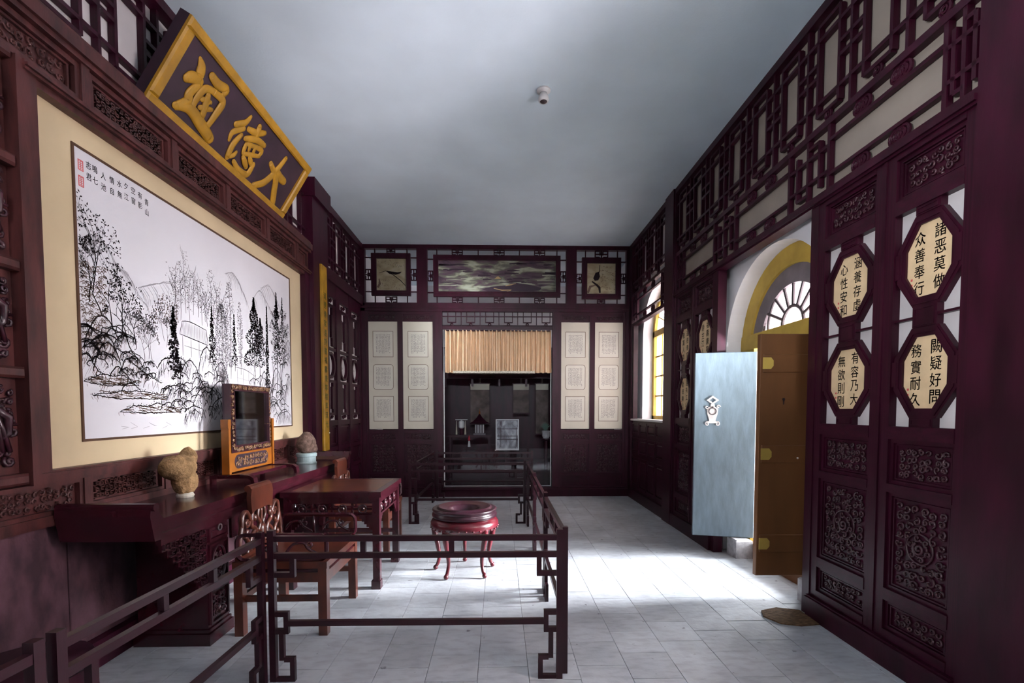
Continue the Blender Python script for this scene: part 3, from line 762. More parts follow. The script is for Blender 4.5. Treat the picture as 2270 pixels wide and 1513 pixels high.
# tall carved side panel at the left edge, figures on clouds
sp_ = thing('carved_side_panel', 'tall carved wooden panel with robed figures at the left edge', 'carving', FL(2.2, 1.125, 0))
part(MB().box(FL, 1.95, 2.47, 1.125, 3.215, -.035, -.008), 'ground_board', 'redwood', sp_)
part(MB().box(FL, 2.465, 2.515, 1.125, 3.215, -.035, .06), 'stile', 'redwood', sp_)
for z in (1.135, 1.66, 2.18, 2.68, 3.19):
    part(MB().cham(lambda u, v, w: FL(u, v, w), 1.95, 2.465, z, z + .055, -.03, .05, .012), 'cross_rail', 'redwood', sp_)
for k, z in enumerate((1.20, 1.73, 2.25, 2.75)):
    rg = random.Random(k); cu = 2.30
    mb = MB()
    # cloud base
    scrolls(mb, FL, 2.10, 2.43, z + .02, z + .12, .06, -.004, 70 + k, .011)
    # robe: vertical drapery folds, sleeves, head
    for i in range(7):
        x = cu + (i - 3) * .022
        mb.tube(FL, [(x * 1.0 + (i - 3) * .012, z + .10, .012), (x, z + .2, .022), (cu + (i - 3) * .010, z + .31, .024)], [.013, .012, .010], 5)
    for s in (-1, 1):
        mb.tube(FL, [(cu + s * .03, z + .31, .025), (cu + s * .085, z + .27, .03), (cu + s * .09, z + .19, .022), (cu + s * .055, z + .16, .018)], [.018, .020, .016, .008], 6)
        mb.tube(FL, [(p, q, .018) for p, q in spiral(cu + s * .115, z + .2, .04, 1.2, 1, s, 10)], .008, 5)
    mb.blob(FL, (cu, z + .36, .026), (.026, .032, .026), 8, 6)
    mb.blob(FL, (cu, z + .395, .022), (.022, .016, .02), 8, 4)
    scrolls(mb, FL, 2.36, 2.44, z + .22, z + .42, .05, -.004, 90 + k, .008)
    part(mb, 'figure', 'carve_dark', sp_, smooth=True, recalc=False)

# ------------------------------------------------------------------ left wall beyond the post: three narrow leaves
def left_leaf(label, u0, u1, seed):
    c = (u0 + u1) / 2; th = thing('lattice_leaf', label, 'door panel', FL(c, 0, 0)); rg = random.Random(seed)
    a, b = u0 + .07, u1 - .07; hw = (b - a) / 2
    for s0, s1 in ((u0, a), (b, u1)): ubox('stile', 'dark', th, FL, s0, s1, .16, 3.30, -.035, .02)
    for (z0, z1) in ((.16, .24), (.62, .68), (.93, .99), (1.29, 1.365), (3.10, 3.30)): ubox('cross_rail', 'dark', th, FL, a, b, z0, z1, -.035, .016)
    for (z0, z1) in ((.24, .62), (.68, .93), (.99, 1.29)):
        part(MB().box(FL, a, b, z0, z1, -.035, -.015).rect(FL, a + .02, b - .02, z0 + .02, z1 - .02, .02, -.015, .0), 'panel', 'dark', th)
    part(MB().box(FL, a, b, 1.365, 3.10, -.036, -.03), 'backing_paper', 'backing_w', th)
    # dark sheet with shaped openings, built from bars
    mb = MB()
    for z0, z1 in ((2.42, 2.98), (1.47, 1.90)):
        for s in (-1, 1):
            x0, x1 = sorted((c + s * hw, c + s * .085)); mb.box(FL, x0, x1, z0, z1, -.03, .004)
            x0, x1 = sorted((c + s * .085, c + s * .055)); mb.box(FL, x0, x1, (z0 + z1) / 2 - .16, (z0 + z1) / 2 + .16, -.03, .004)
    for z in (2.985, 2.375, 1.92, 1.455):
        mb.box(FL, c - hw, c + hw, z - .02, z + .02, -.03, .006)
    for s in (-1, 1):
        for z in (3.05, 1.41): mb.tube(FL, [(p, q, -.005) for p, q in spiral(c + s * .045, z, .035, 1, 0, s, 9)], .012, 5)
    part(mb, 'cartouche_frame', 'dark', th, kind='stuff')
    ov = [(c + hw * .82 * math.cos(k * math.pi / 12), 2.145 + .19 * math.sin(k * math.pi / 12)) for k in range(24)]
    iv = [(c + hw * .62 * math.cos(k * math.pi / 12), 2.145 + .155 * math.sin(k * math.pi / 12)) for k in range(24)]
    part(MB().ring(FL, ov, iv, -.03, .01), 'oval_frame', 'dark', th)
    mk = MB()
    for z0, n in ((2.52, 5), (1.54, 4), (2.06, 2)):
        for j in range(n):
            for q in range(5):
                x, y = c + rg.uniform(-.03, .03), z0 + j * .085 + rg.uniform(-.02, .02)
                d = rg.uniform(.01, .025); an = rg.choice((0, 0, 1.57, .8, -.8))
                mk.ribbon(FL, [(x - d * math.cos(an), y - d * math.sin(an)), (x, y + .002), (x + d * math.cos(an), y + d * math.sin(an))], .006, .004, -.028)
    part(mk, 'brush_marks', 'ink', th, recalc=False, kind='stuff')
    return th
left_leaf('narrow dark lattice leaf half covered by the yellow signboard', 6.66, 7.24, 1)
left_leaf('narrow dark lattice leaf with oval opening, middle one between post and corner', 7.24, 7.82, 2)
left_leaf('narrow dark lattice leaf with oval opening in the left back corner', 7.82, 8.40, 3)

# yellow vertical signboard on the post
yb = thing('signboard', 'long narrow yellow signboard with green-black characters hanging on the post', 'sign', (XL + .125, 6.38, .98))
FY = lambda u, v, w: (XL + .105 + w, u, v)
part(MB().cham(FY, 6.29, 6.47, .98, 3.36, 0, .03, .006), 'board', 'gold', yb)
for j, ch in enumerate('道德傳家遠詩書福壽康寧積厚流光'):
    mb = MB(); glyph(mb, FY, ch, 6.38, 2.98 - j * .118, .092, .088, .0305); part(mb, 'character', 'green', yb, recalc=False)
part(MB().blob(FY, (6.455, 1.21, .035), (.01, .01, .006)), 'nail', 'knock', yb)

# ------------------------------------------------------------------ back partition: four scroll leaves
def text_block(mb, F, u0, u1, v0, v1, nu, nv, rg, w):
    du, dv = (u1 - u0) / nu, (v1 - v0) / nv
    for i in range(nu):
        for j in range(nv):
            if j > nv - 2 - (0 if i else 3) and rg.random() < .5: continue
            x, y = u1 - (i + .5) * du, v1 - (j + .5) * dv
            for q in range(3):
                an = rg.choice((0, 0, 1.57, .7, -.7)); d = du * .30; ox, oy = rg.uniform(-.2, .2) * du, rg.uniform(-.25, .25) * dv
                mb.ribbon(F, [(x + ox - d * math.cos(an), y + oy - d * math.sin(an)), (x + ox + d * math.cos(an), y + oy + d * math.sin(an))], du * .15, du * .12, w, taper=False)
def rrect(u0, u1, v0, v1, r):
    if r <= 0: return [(u0, v0), (u1, v0), (u1, v1), (u0, v1)]
    out = []
    for cx, cy, a0 in ((u1 - r, v0 + r, -90), (u1 - r, v1 - r, 0), (u0 + r, v1 - r, 90), (u0 + r, v0 + r, 180)):
        out += [(cx + r * math.cos(R_(a0 + k * 22.5)), cy + r * math.sin(R_(a0 + k * 22.5))) for k in range(5)]
    return out
def back_leaf(label, u0, u1, seed, curled=False):
    c = (u0 + u1) / 2; rg = random.Random(seed)
    th = thing('scroll_leaf', label, 'door panel', FB(c, 0, 0))
    a, b = u0 + .045, u1 - .045
    for s0, s1 in ((u0, a), (b, u1)): ubox('stile', 'dark', th, FB, s0, s1, .155, 3.21, -.03, .018)
    for (z0, z1) in ((.155, .19), (.36, .41), (.93, .985), (1.11, 1.17), (3.04, 3.06), (3.16, 3.21)): ubox('cross_rail', 'dark', th, FB, a, b, z0, z1, -.03, .014)
    for (z0, z1) in ((.19, .36), (.41, .93), (.985, 1.11), (3.06, 3.16)):
        p = part(MB().box(FB, a, b, z0, z1, -.03, -.016).rect(FB, a, b, z0, z1, .016, -.016, .0), 'carved_panel', 'dark', th)
        if z0 > .2:
            mb = MB(); scrolls(mb, FB, a + .05, b - .05, z0 + .022, z1 - .022, .05, -.014, seed + int(z0 * 30))
            part(mb, 'relief', 'carve_dark', p, smooth=True, recalc=False)
    s = thing_child = part(MB().box(FB, c - .262, c + .262, 1.185, 3.035, -.02, .004), 'scroll_paper', 'scroll', th, label='cream paper scroll mounted in the leaf')
    shapes = ((2.43, 2.87, 0), (1.87, 2.30, .05), (1.32, 1.75, 0))
    for (z0, z1, r) in shapes:
        part(MB().prism(FB, rrect(c - .172, c + .172, z0, z1, r), .004, .0046), 'text_sheet', 'scroll_in', s)
        O, I = rrect(c - .175, c + .175, z0 - .003, z1 + .003, r), rrect(c - .168, c + .168, z0 + .004, z1 - .004, max(r - .007, 0))
        part(MB().ring(FB, O, I, .0046, .0058), 'border_line', 'ink_b', s)
        mb = MB(); text_block(mb, FB, c - .125, c + .125, z0 + .06, z1 - .05, 10, 14, rg, .0050)
        part(mb, 'handwriting', 'ink_g', s, recalc=False, kind='stuff')
    return th
back_leaf('scroll leaf in the left back corner, leftmost of the four text scrolls', -2.30, -1.71, 1)
back_leaf('scroll leaf just left of the curtained bed opening', -1.71, -1.10, 2)
back_leaf('scroll leaf just right of the curtained bed opening', 1.035, 1.625, 3)
back_leaf('scroll leaf in the right back corner beside the window', 1.625, 2.205, 4)

# little fret knots that hold the hung pictures in their openings
def knot(mb, F, u, v, s, w0, w1, rot=False):
    t = s * .16
    R = lambda a, b, c, d: mb.box(F, *((u + a * s, u + b * s, v + c * s, v + d * s) if not rot else (u + c * s, u + d * s, v + a * s, v + b * s)), w0, w1)
    for q in (-1, 1):
        x0, x1 = sorted((q * .25, q * 1.0))
        R(x0, x1, .35, .35 + .16); R(x0, x1, -.35 - .16, -.35)
        e = q * 1.0; R(min(e, e - q * .16), max(e, e - q * .16), -.5, .5)
        e = q * .3; R(min(e, e - q * .16), max(e, e - q * .16), -.15, .5)
    R(-.95, .95, -.08, .08); R(-.08, .08, -.5, .5)
def hung_picture(label, u0, u1, pu0, pu1, v0, v1, pv0, pv1, o0, o1, build, knots):
    th = thing('framed_painting', label, 'painting', FB((u0 + u1) / 2, v0, 0))
    part(MB().ring(FB, [(u0, v0), (u1, v0), (u1, v1), (u0, v1)], [(pu0, pv0), (pu1, pv0), (pu1, pv1), (pu0, pv1)], -.03, .03)
         .ring(FB, [(pu0 - .03, pv0 - .03), (pu1 + .03, pv0 - .03), (pu1 + .03, pv1 + .03), (pu0 - .03, pv1 + .03)], [(pu0, pv0), (pu1, pv0), (pu1, pv1), (pu0, pv1)], .03, .036), 'frame', 'dark', th)
    build(th, pu0, pu1, pv0, pv1)
    # opening bars + knots around the frame
    def K(*q): mb = MB(); knot(mb, FB, *q); part(mb, 'fret_knot', 'dark', th)
    for x in knots:
        K(x, (v1 + o1[1]) / 2, (o1[1] - v1) * .95, -.02, .01); K(x, (v0 + o1[0]) / 2, (v0 - o1[0]) * .80, -.02, .01)
    K((o0[0] + u0) / 2, (v0 + v1) / 2, (u0 - o0[0]) * .85, -.02, .01, True); K((o0[1] + u1) / 2, (v0 + v1) / 2, (o0[1] - u1) * .95, -.02, .01, True)
    mids = [(knots[i] + knots[i + 1]) / 2 for i in range(len(knots) - 1)] + [u0 + .06, u1 - .06]
    for x in mids:
        for (y0, y1) in ((v1, o1[1]), (o1[0], v0)): ubox('spacer_bar', 'dark', th, FB, x - .008, x + .008, y0, y1, -.02, .01)
    for y in (v0 + .07, v1 - .07):
        for (x0, x1) in ((o0[0], u0), (u1, o0[1])): ubox('spacer_bar', 'dark', th, FB, x0, x1, y - .008, y + .008, -.02, .01)
def pic_mat(name, cols, scale, stretch, detail=6):
    m = bpy.data.materials.new(name); m.use_nodes = True; n = m.node_tree.nodes; l = m.node_tree.links; p = n['Principled BSDF']
    p.inputs['Roughness'].default_value = .45
    tc = n.new('ShaderNodeTexCoord'); mp = n.new('ShaderNodeMapping'); mp.inputs['Scale'].default_value = stretch
    nz = n.new('ShaderNodeTexNoise'); nz.inputs['Scale'].default_value = scale; nz.inputs['Detail'].default_value = detail; nz.inputs['Distortion'].default_value = .6
    rp = n.new('ShaderNodeValToRGB'); e = rp.color_ramp.elements
    while len(e) < len(cols): e.new(.5)
    for i, (ps, c) in enumerate(cols): e[i].position = ps; e[i].color = (*c, 1)
    l.new(tc.outputs['Object'], mp.inputs['Vector']); l.new(mp.outputs['Vector'], nz.inputs['Vector']); l.new(nz.outputs['Fac'], rp.inputs['Fac']); l.new(rp.outputs['Color'], p.inputs['Base Color'])
    return m
M['land'] = pic_mat('murky_landscape_paint', [(.30, (.03, .015, .03)), (.44, (.09, .05, .07)), (.52, (.12, .12, .09)), (.60, (.30, .31, .22)), (.72, (.42, .44, .36))], 3.2, (1, 1, 3.2))
M['birdbg'] = pic_mat('olive_gold_painting_ground', [(.3, (.26, .21, .12)), (.5, (.40, .35, .22)), (.7, (.46, .42, .30))], 5, (1, 1, 1.5))
def pic_land(th, u0, u1, v0, v1):
    part(MB().box(FB, u0, u1, v0, v1, -.01, .0), 'canvas', 'land', th)
    W, Hh = u1 - u0, v1 - v0; P = lambda x, y: (u0 + x * W, v0 + y * Hh)
    rg = random.Random(3); mb = MB(); m2 = MB(); m3 = MB()
    mb.prism(FB, [P(.36, .10), P(.42, .02), P(.62, .02), P(.86, .06), P(.88, .14), P(.78, .24), P(.66, .30), P(.58, .22), P(.46, .18)], .0, .0015)
    for k in range(26):
        x = rg.uniform(.02, .98); y = rg.uniform(.3, .95); d = rg.uniform(.02, .08)
        mb.ribbon(FB, [P(x - d, y), P(x, y + rg.uniform(-.02, .02)), P(x + d, y)], Hh * rg.uniform(.03, .10), Hh * .03, .0008)
    for k in range(16):
        x = rg.uniform(.02, .4) if k % 2 else rg.uniform(.65, .98); y = rg.uniform(.05, .55); d = rg.uniform(.03, .09)
        m2.ribbon(FB, [P(x - d, y), P(x, y + .01), P(x + d, y)], Hh * rg.uniform(.02, .05), Hh * .02, .001)
    m3.prism(FB, [P(.475, .42), P(.535, .42), P(.51, .50), P(.50, .50)], .001, .002)
    m3.ribbon(FB, [P(.47, .12), P(.54, .06), P(.62, .07), P(.58, .02)], .02, .012, .002)
    m3.ribbon(FB, [P(.57, .20), P(.62, .24), P(.66, .28)], .02, .01, .002)
    part(mb, 'dark_hills', mat('dark_hill_paint', (.035, .015, .03), .5), th, recalc=False)
    part(m2, 'pale_mist', mat('pale_mist_paint', (.36, .38, .28), .5), th, recalc=False)
    part(m3, 'ochre_accents', mat('ochre_accent_paint', (.42, .28, .12), .5), th, recalc=False)
def bird_pic(flip):
    def f(th, u0, u1, v0, v1):
        part(MB().box(FB, u0, u1, v0, v1, -.01, .0), 'canvas', 'birdbg', th)
        W, Hh = u1 - u0, v1 - v0; P = lambda x, y: (u0 + x * W, v0 + y * Hh); rg = random.Random(5 + flip)
        mb = MB(); m2 = MB()
        if not flip:      # bird flying over a sloping branch
            mb.prism(FB, [P(.34, .62), P(.45, .55), P(.62, .50), P(.78, .54), P(.84, .60), P(.70, .58), P(.52, .60)], .0, .001)
            mb.ribbon(FB, [P(.34, .62), P(.42, .55), P(.50, .52)], .03, .01, .0012)
            mb.ribbon(FB, [P(.08, .55), P(.30, .62), P(.55, .50), P(.80, .32), P(.97, .15)], .010, .016, .001)
            m2.ribbon(FB, [P(.03, .10), P(.10, .22), P(.08, .38)], .06, .02, .001)
            for k in range(70):
                x, y = (rg.uniform(.05, .55), rg.uniform(.1, .35)) if k % 2 else (rg.uniform(.4, .98), rg.uniform(.02, .2))
                m2.ribbon(FB, [P(x, y), P(x + rg.uniform(-.03, .03), y + rg.uniform(.01, .05))], .008, .005, .0012)
            for k in range(24):
                x, y = rg.uniform(.05, .9), rg.uniform(.75, .97); mb.ribbon(FB, [P(x, y), P(x + rg.uniform(-.04, .06), y - rg.uniform(.01, .06))], .008, .004, .0012)
        else:             # crouching bird among reeds over a rock
            mb.prism(FB, [P(.22, .52), P(.30, .70), P(.42, .74), P(.46, .58), P(.40, .46), P(.28, .44)], .0, .001)
            mb.ribbon(FB, [P(.18, .42), P(.35, .30), P(.44, .22), P(.46, .05)], .035, .05, .001)
            mb.ribbon(FB, [P(.45, .95), P(.44, .75), P(.40, .62)], .016, .01, .001)
            m2.ribbon(FB, [P(.04, .05), P(.12, .25), P(.30, .30)], .06, .03, .001)
            for k in range(60):
                x, y = rg.uniform(.5, .98), rg.uniform(.1, .95); m2.ribbon(FB, [P(x, y), P(x + rg.uniform(-.08, .08), y + rg.uniform(-.03, .03))], .016, .008, .0008)
        part(mb, 'bird_and_branch', 'ink', th, recalc=False)
        part(m2, 'foliage', mat('brown_foliage_paint', (.14, .09, .06), .6), th, recalc=False)
    return f
hung_picture('small framed painting of a dark bird over a sloping branch, left end of back wall', -2.19, -1.52, -2.10, -1.59, 3.475, 4.192, 3.56, 4.105, (-2.30, -1.415), (3.35, 4.27), bird_pic(0), [-1.855])
hung_picture('long framed murky landscape painting high in the middle of the back wall', -1.13, 1.06, -1.043, .98, 3.465, 4.17, 3.55, 4.085, (-1.235, 1.16), (3.35, 4.27), pic_land, [-.72, 0.0, .70])
hung_picture('small framed painting of a crouching bird by a rock, right end of back wall', 1.435, 2.113, 1.523, 2.02, 3.438, 4.146, 3.522, 4.05, (1.34, 2.205), (3.35, 4.27), bird_pic(1), [1.774])

# ------------------------------------------------------------------ bed opening: transom lattice, curtain, glass
tl = thing('opening_transom', 'small see-through dark lattice above the tan curtain', 'lattice', FB(0, 2.91, 0))
T = lambda *q: ubox('lattice_bar', 'dark', tl, FB, *q, -.03, .0)
T(-.985, .925, 2.91, 2.965); T(-.985, .925, 3.125, 3.139)
for k in range(6):
    c = -.82 + k * .327
    T(c - .075, c - .063, 3.03, 3.21); T(c + .063, c + .075, 3.03, 3.21); T(c - .075, c + .075, 3.024, 3.036); T(c + .155, c + .168, 2.965, 3.21)
mb = MB()
for k in range(6): rosette(mb, FB, -.82 + k * .327, 2.995, .024, -.03, .03)
part(mb, 'rosette_row', 'dark', tl, kind='stuff')
cu_ = thing('curtain', 'short tan pleated curtain hanging across the bed opening', 'curtain', FB(0, 2.16, -.1))
mb = MB(); N = 440; rows = 12; FC = lambda u, v, w: (u, YB + .05 - w, v)
rg = random.Random(9); kn = [0]
while kn[-1] < 1: kn.append(kn[-1] + rg.uniform(.030, .055))
def fold(t):
    i = max(k for k in range(len(kn)) if kn[k] <= t); q = (t - kn[i]) / (kn[i + 1] - kn[i] if i + 1 < len(kn) else .05)
    return math.cos(2 * math.pi * q), i
for j in range(rows + 1):
    s = j / rows; v = 2.90 - .735 * s
    for i in range(N + 1):
        t = i / N; c, k = fold(min(t, .999)); am = .050 + .016 * s + .008 * math.sin(k * 2.3)
        x = -.935 + 1.835 * t + (.012 * math.sin(k * 1.7) * s) 
        mb.v.append(FC(x, v, am * (2 * max(0, (c + .25) / 1.25) ** 1.3 - 1)))
for j in range(rows):
    for i in range(N): k = j * (N + 1) + i; mb.f.append((k, k + 1, k + N + 2, k + N + 1))
part(mb, 'cloth', 'curtain', cu_, smooth=True, recalc=False)
part(MB().box(FC, -.80, .62, 2.15, 2.19, .076, .084), 'trim_band', 'lace', cu_)
part(MB().tube(FC, [(-.95, 2.897, 0), (.91, 2.897, 0)], .010, 8), 'rod', 'dark', cu_)
gl = thing('glass_screen', 'tall clear glass pane closing the bed opening, pale thin frame', 'glass', FB(0, .155, 0))
part(MB().box(FB, -.97, .91, .165, 2.90, -.164, -.160), 'pane', 'glass', gl)
for nm, q in (('l', (-.985, -.970, .155, 2.95)), ('r', (.910, .925, .155, 2.95)), ('b', (-.985, .925, .150, .165))):
    ubox('frame_strip', 'white', gl, FB, q[0], q[1], q[2], min(q[3], 2.90), -.17, -.14)

# bedroom behind the glass
bw = thing('bed_canopy', 'dark wooden canopy bed wall behind the glass', 'bed', (0, 9.7, 0))
part(MB().box(FW, -2.3, 2.3, 9.65, 9.72, 0, 2.75).box(FW, -2.3, 2.3, 9.62, 9.66, 2.60, 2.75), 'back_panel', 'dark', bw)
part(MB().box(FW, -1.6, 1.6, 9.0, 9.65, 0, .55), 'bed_box', 'dark', bw)
part(MB().box(FW, -1.6, 1.6, 8.98, 9.04, 2.10, 2.28), 'canopy_rail', 'dark', bw)
for k in range(7):
    x = -1.5 + k * .5
    ubox('canopy_post', 'dark', bw, FW, x - .02, x + .02, 9.0, 9.04, 1.95, 2.15)
struct(MB().box(FW, -2.4, 2.5, 8.75, 8.80, 3.35, 3.42).box(FW, -2.4, 2.5, 8.75, 8.79, 3.0, 3.03), 'trim_22', 'dark')
def hang_scroll(label, x, w, z0, z1, y, m):
    th = thing('hanging_scroll', label, 'scroll', (x, y, z0))
    part(MB().box(FW, x - w / 2, x + w / 2, y, y + .004, z0, z1), 'sheet', m, th)
    part(MB().box(FW, x - w / 2, x + w / 2, y - .001, y, z1 - .12, z1), 'mount_top', 'scroll', th)
    part(MB().tube(FW, [(x - w / 2 - .015, y, z1), (x + w / 2 + .015, y, z1)], .010, 6).tube(FW, [(x - w / 2 - .015, y, z0), (x + w / 2 + .015, y, z0)], .012, 6), 'roller', 'dark', th)
    part(MB().tube(FW, [(x - .01, y, z1), (x - .01, y + .02, z1 + .2)], .004, 4).tube(FW, [(x + .01, y, z1), (x + .01, y + .02, z1 + .2)], .004, 4), 'cord', 'scroll', th)
M['darkscroll'] = mat('faded_dark_scroll', (0.14, 0.11, 0.10), .8, .2, var=.4, vscale=6)
hang_scroll('dim hanging scroll behind the glass, left of centre', -.37, .36, 1.25, 2.02, 9.30, 'darkscroll')
hang_scroll('narrow hanging scroll behind the glass near the right frame', .82, .24, 1.05, 2.02, 9.30, 'darkscroll')
hang_scroll('short dim hanging scroll behind the glass, right of centre', .42, .30, 1.45, 2.02, 9.34, 'darkscroll')
# framed board added in place of a bright reflection in the glass
nt = thing('reflection_board', 'small white framed board behind the glass, in place of a bright reflection', 'reflection board', (.14, 8.72, .80))
FN = lambda u, v, w: (u, 8.72 - w, v)
part(MB().box(FN, -.06, .35, .80, 1.34, -.02, -.005), 'backing', 'black', nt)
M['reflected_view'] = pic_mat('blurred_reflection_print', [(.3, (.06, .03, .05)), (.48, (.3, .3, .33)), (.7, (.75, .75, .78))], 9, (1, 1, .6))
part(MB().box(FN, -.045, .335, .815, 1.325, -.005, 0), 'print', 'reflected_view', nt)
part(MB().ring(FN, [(-.065, .79), (.355, .79), (.355, 1.35), (-.065, 1.35)], [(-.045, .82), (.335, .82), (.335, 1.33), (-.045, 1.33)], -.01, .012), 'frame', 'white', nt)
mb = MB()
for z in (.98, 1.04, 1.17): mb.box(FN, -.04, .33, z, z + .012, 0, .002)
for x in (.02, .30): mb.box(FN, x, x + .01, .85, 1.20, 0, .002)
part(mb, 'dark_lines', 'black', nt)
part(MB().box(FW, .10, .19, 8.735, 8.80, 0, .80).box(FW, 0, .29, 8.70, 8.86, 0, .02), 'stand', 'dark', nt)
# ornament cabinet with small things
tb = thing('side_table', 'dark narrow table behind the glass carrying small ornaments', 'table', (-.5, 9.0, 0))
part(MB().box(FW, -.92, -.15, 8.78, 8.97, 1.02, 1.06), 'top', 'dark', tb)
for x in (-.90, -.20):
    for y in (8.79, 8.94): ubox('leg', 'dark', tb, FW, x, x + .03, y, y + .03, 0, 1.02)
pg = thing('pavilion_ornament', 'small dark pavilion model with an orange finial behind the glass', 'ornament', (-.36, 8.87, 1.06))
part(MB().box(FW, -.47, -.25, 8.80, 8.94, 1.06, 1.09).box(FW, -.44, -.28, 8.82, 8.92, 1.09, 1.27), 'body', 'ink_g', pg)
mb = MB().lathe(FW, [(.19, 0), (.12, .04), (.05, .11), (.012, .17), (.004, .19)], 4, (-.36, 8.87, 1.27)); part(mb, 'roof', 'dark', pg)
part(MB().lathe(FW, [(.012, 0), (.02, .02), (.012, .045), (.003, .09)], 10, (-.36, 8.87, 1.44)), 'finial', 'orange', pg)
for k in range(4): ubox('column', 'white', pg, FW, -.44 + k * .05, -.43 + k * .05, 8.815, 8.825, 1.10, 1.25)
ln = thing('lantern_ornament', 'small white lantern with hanging tassels behind the glass', 'lantern', (-.69, 8.87, 1.06))
part(MB().lathe(FW, [(.03, 0), (.05, .02), (.05, .12), (.03, .14)], 6, (-.69, 8.87, 1.18)), 'shade', 'white', ln)
part(MB().box(FW, -.80, -.58, 8.86, 8.88, 1.33, 1.345).tube(FW, [(-.69, 8.87, 1.32), (-.69, 8.87, 1.335)], .006, 5), 'hanger', 'white', ln)
part(MB().lathe(FW, [(.05, 0), (.03, .03), (.03, .12)], 8, (-.69, 8.87, 1.06)), 'base', 'dark', ln)
for k in (-.78, -.62): part(MB().tube(FW, [(k, 8.86, 1.32), (k, 8.85, 1.18), (k, 8.85, 1.07)], [.004, .012, .018], 6), 'tassel', 'scroll', ln)
tp = thing('tassel_pendant', 'red topped white tassel hanging over the table edge behind glass', 'tassel', (-.545, 8.755, .85))
part(MB().lathe(FW, [(.008, .20), (.022, .13), (.012, .11)], 8, (-.545, 8.755, .85)), 'knot', 'redcloth', tp)
part(MB().lathe(FW, [(.026, 0), (.016, .10), (.01, .115)], 8, (-.545, 8.755, .85)), 'fringe', 'white', tp)
part(MB().tube(FW, [(-.545, 8.755, 1.05), (-.545, 8.785, 1.06)], .003, 5), 'cord', 'redcloth', tp)
pv = thing('leaf_ornament', 'small green leafy ornament in a grey pot behind the glass', 'plant', (.85, 8.80, 1.0))
mb = MB()
for k in range(7):
    a = R_(40 + k * 17); mb.ribbon(lambda u, v, w: (u, 8.80 + .01 * k, v), [(.84, 1.14), (.84 + .07 * math.cos(a), 1.14 + .12 * math.sin(a)), (.84 + .11 * math.cos(a), 1.14 + .17 * math.sin(a) - .02)], .03, .012, 0)
part(mb, 'leaf', 'greenleaf', pv, recalc=False)
part(MB().lathe(FW, [(.05, 0), (.07, .04), (.075, .14), (.06, .14)], 10, (.85, 8.80, 1.0)), 'pot', 'stone', pv)
part(MB().lathe(FW, [(.09, 0), (.08, .03), (.03, .06), (.03, .95), (.09, .98), (.09, 1.0)], 10, (.85, 8.80, 0)), 'pedestal', 'dark', pv)

# ------------------------------------------------------------------ gilt plaque 大德通
pq = thing('plaque', 'dark tilted name plaque with gold frame and three gold characters 大德通', 'sign', (-2.33, 4.31, 3.53))
vv = Vector((.33, 0, .54)).normalized(); nn = Vector((vv.z, 0, -vv.x))
FP = lambda u, v, w: (-2.33 + vv.x * v + nn.x * w, 3.31 + u, 3.53 + vv.z * v + nn.z * w)
PW, PH = 2.0, .633
part(MB().box(FP, 0, PW, 0, PH, -.07, 0), 'backboard', 'board', pq)
for q in ((0, PW, 0, .075), (0, PW, PH - .07, PH), (0, .085, .075, PH - .07), (PW - .085, PW, .075, PH - .07)):
    part(MB().cham(FP, q[0], q[1], q[2], q[3], 0, .03, .012), 'frame_bar', 'gold', pq)
STR = {'通': [([(.386, .486), (.425, .455), (.445, .410)], .03, .075), ([(.368, .318), (.406, .355), (.476, .373)], .06, .06), ([(.482, .362), (.447, .256), (.465, .205), (.408, .126)], .05, .06),
  ([(.395, .122), (.513, .176), (.663, .149), (.80, .118)], .05, .085), ([(.539, .467), (.613, .46), (.705, .483), (.705, .436)], .06, .045), ([(.649, .407), (.541, .365), (.519, .258), (.524, .190)], .045, .04),
  ([(.618, .397), (.731, .40), (.736, .295), (.724, .170)], .05, .045), ([(.556, .292), (.64, .322)], .035, .03), ([(.575, .236), (.681, .29)], .035, .03), ([(.589, .345), (.638, .195)], .045, .045)],
 '德': [([(1.066, .495), (1.044, .423), (.965, .355)], .03, .05), ([(1.062, .378), (.979, .291), (.985, .222)], .045, .03), ([(1.075, .325), (1.047, .217), (1.06, .105)], .04, .05), ([(1.065, .112), (1.109, .15), (1.122, .19)], .03, .03),
  ([(1.11, .407), (1.211, .436), (1.30, .492)], .045, .045), ([(1.207, .495), (1.244, .395)], .05, .04), ([(1.13, .330), (1.253, .394), (1.375, .414)], .045, .045), ([(1.169, .30), (1.189, .222)], .035, .03),
  ([(1.181, .309), (1.368, .364), (1.378, .308)], .035, .035), ([(1.222, .325), (1.234, .275)], .028, .028), ([(1.281, .345), (1.298, .29)], .028, .028), ([(1.189, .222), (1.383, .308)], .032, .032),
  ([(1.14, .115), (1.24, .089), (1.361, .11), (1.369, .215)], .04, .05), ([(1.212, .20), (1.303, .155)], .04, .045), ([(1.277, .24), (1.34, .205)], .035, .045)],
 '大': [([(1.733, .490), (1.693, .314), (1.63, .168), (1.522, .078)], .05, .06), ([(1.575, .346), (1.75, .277), (1.827, .177), (1.91, .072)], .05, .07), ([(1.722, .345), (1.80, .318), (1.885, .316)], .045, .07)]}
def smooth_path(p, n=5):
    out = []
    m = len(p)
    for i in range(m - 1):
        p0, p1, p2, p3 = p[max(i - 1, 0)], p[i], p[i + 1], p[min(i + 2, m - 1)]
        for k in range(n):
            t = k / n
            out.append(tuple(.5 * ((2 * p1[q]) + (-p0[q] + p2[q]) * t + (2 * p0[q] - 5 * p1[q] + 4 * p2[q] - p3[q]) * t * t + (-p0[q] + 3 * p1[q] - 3 * p2[q] + p3[q]) * t ** 3) for q in range(len(p1))))
    out.append(tuple(p[-1])); return out
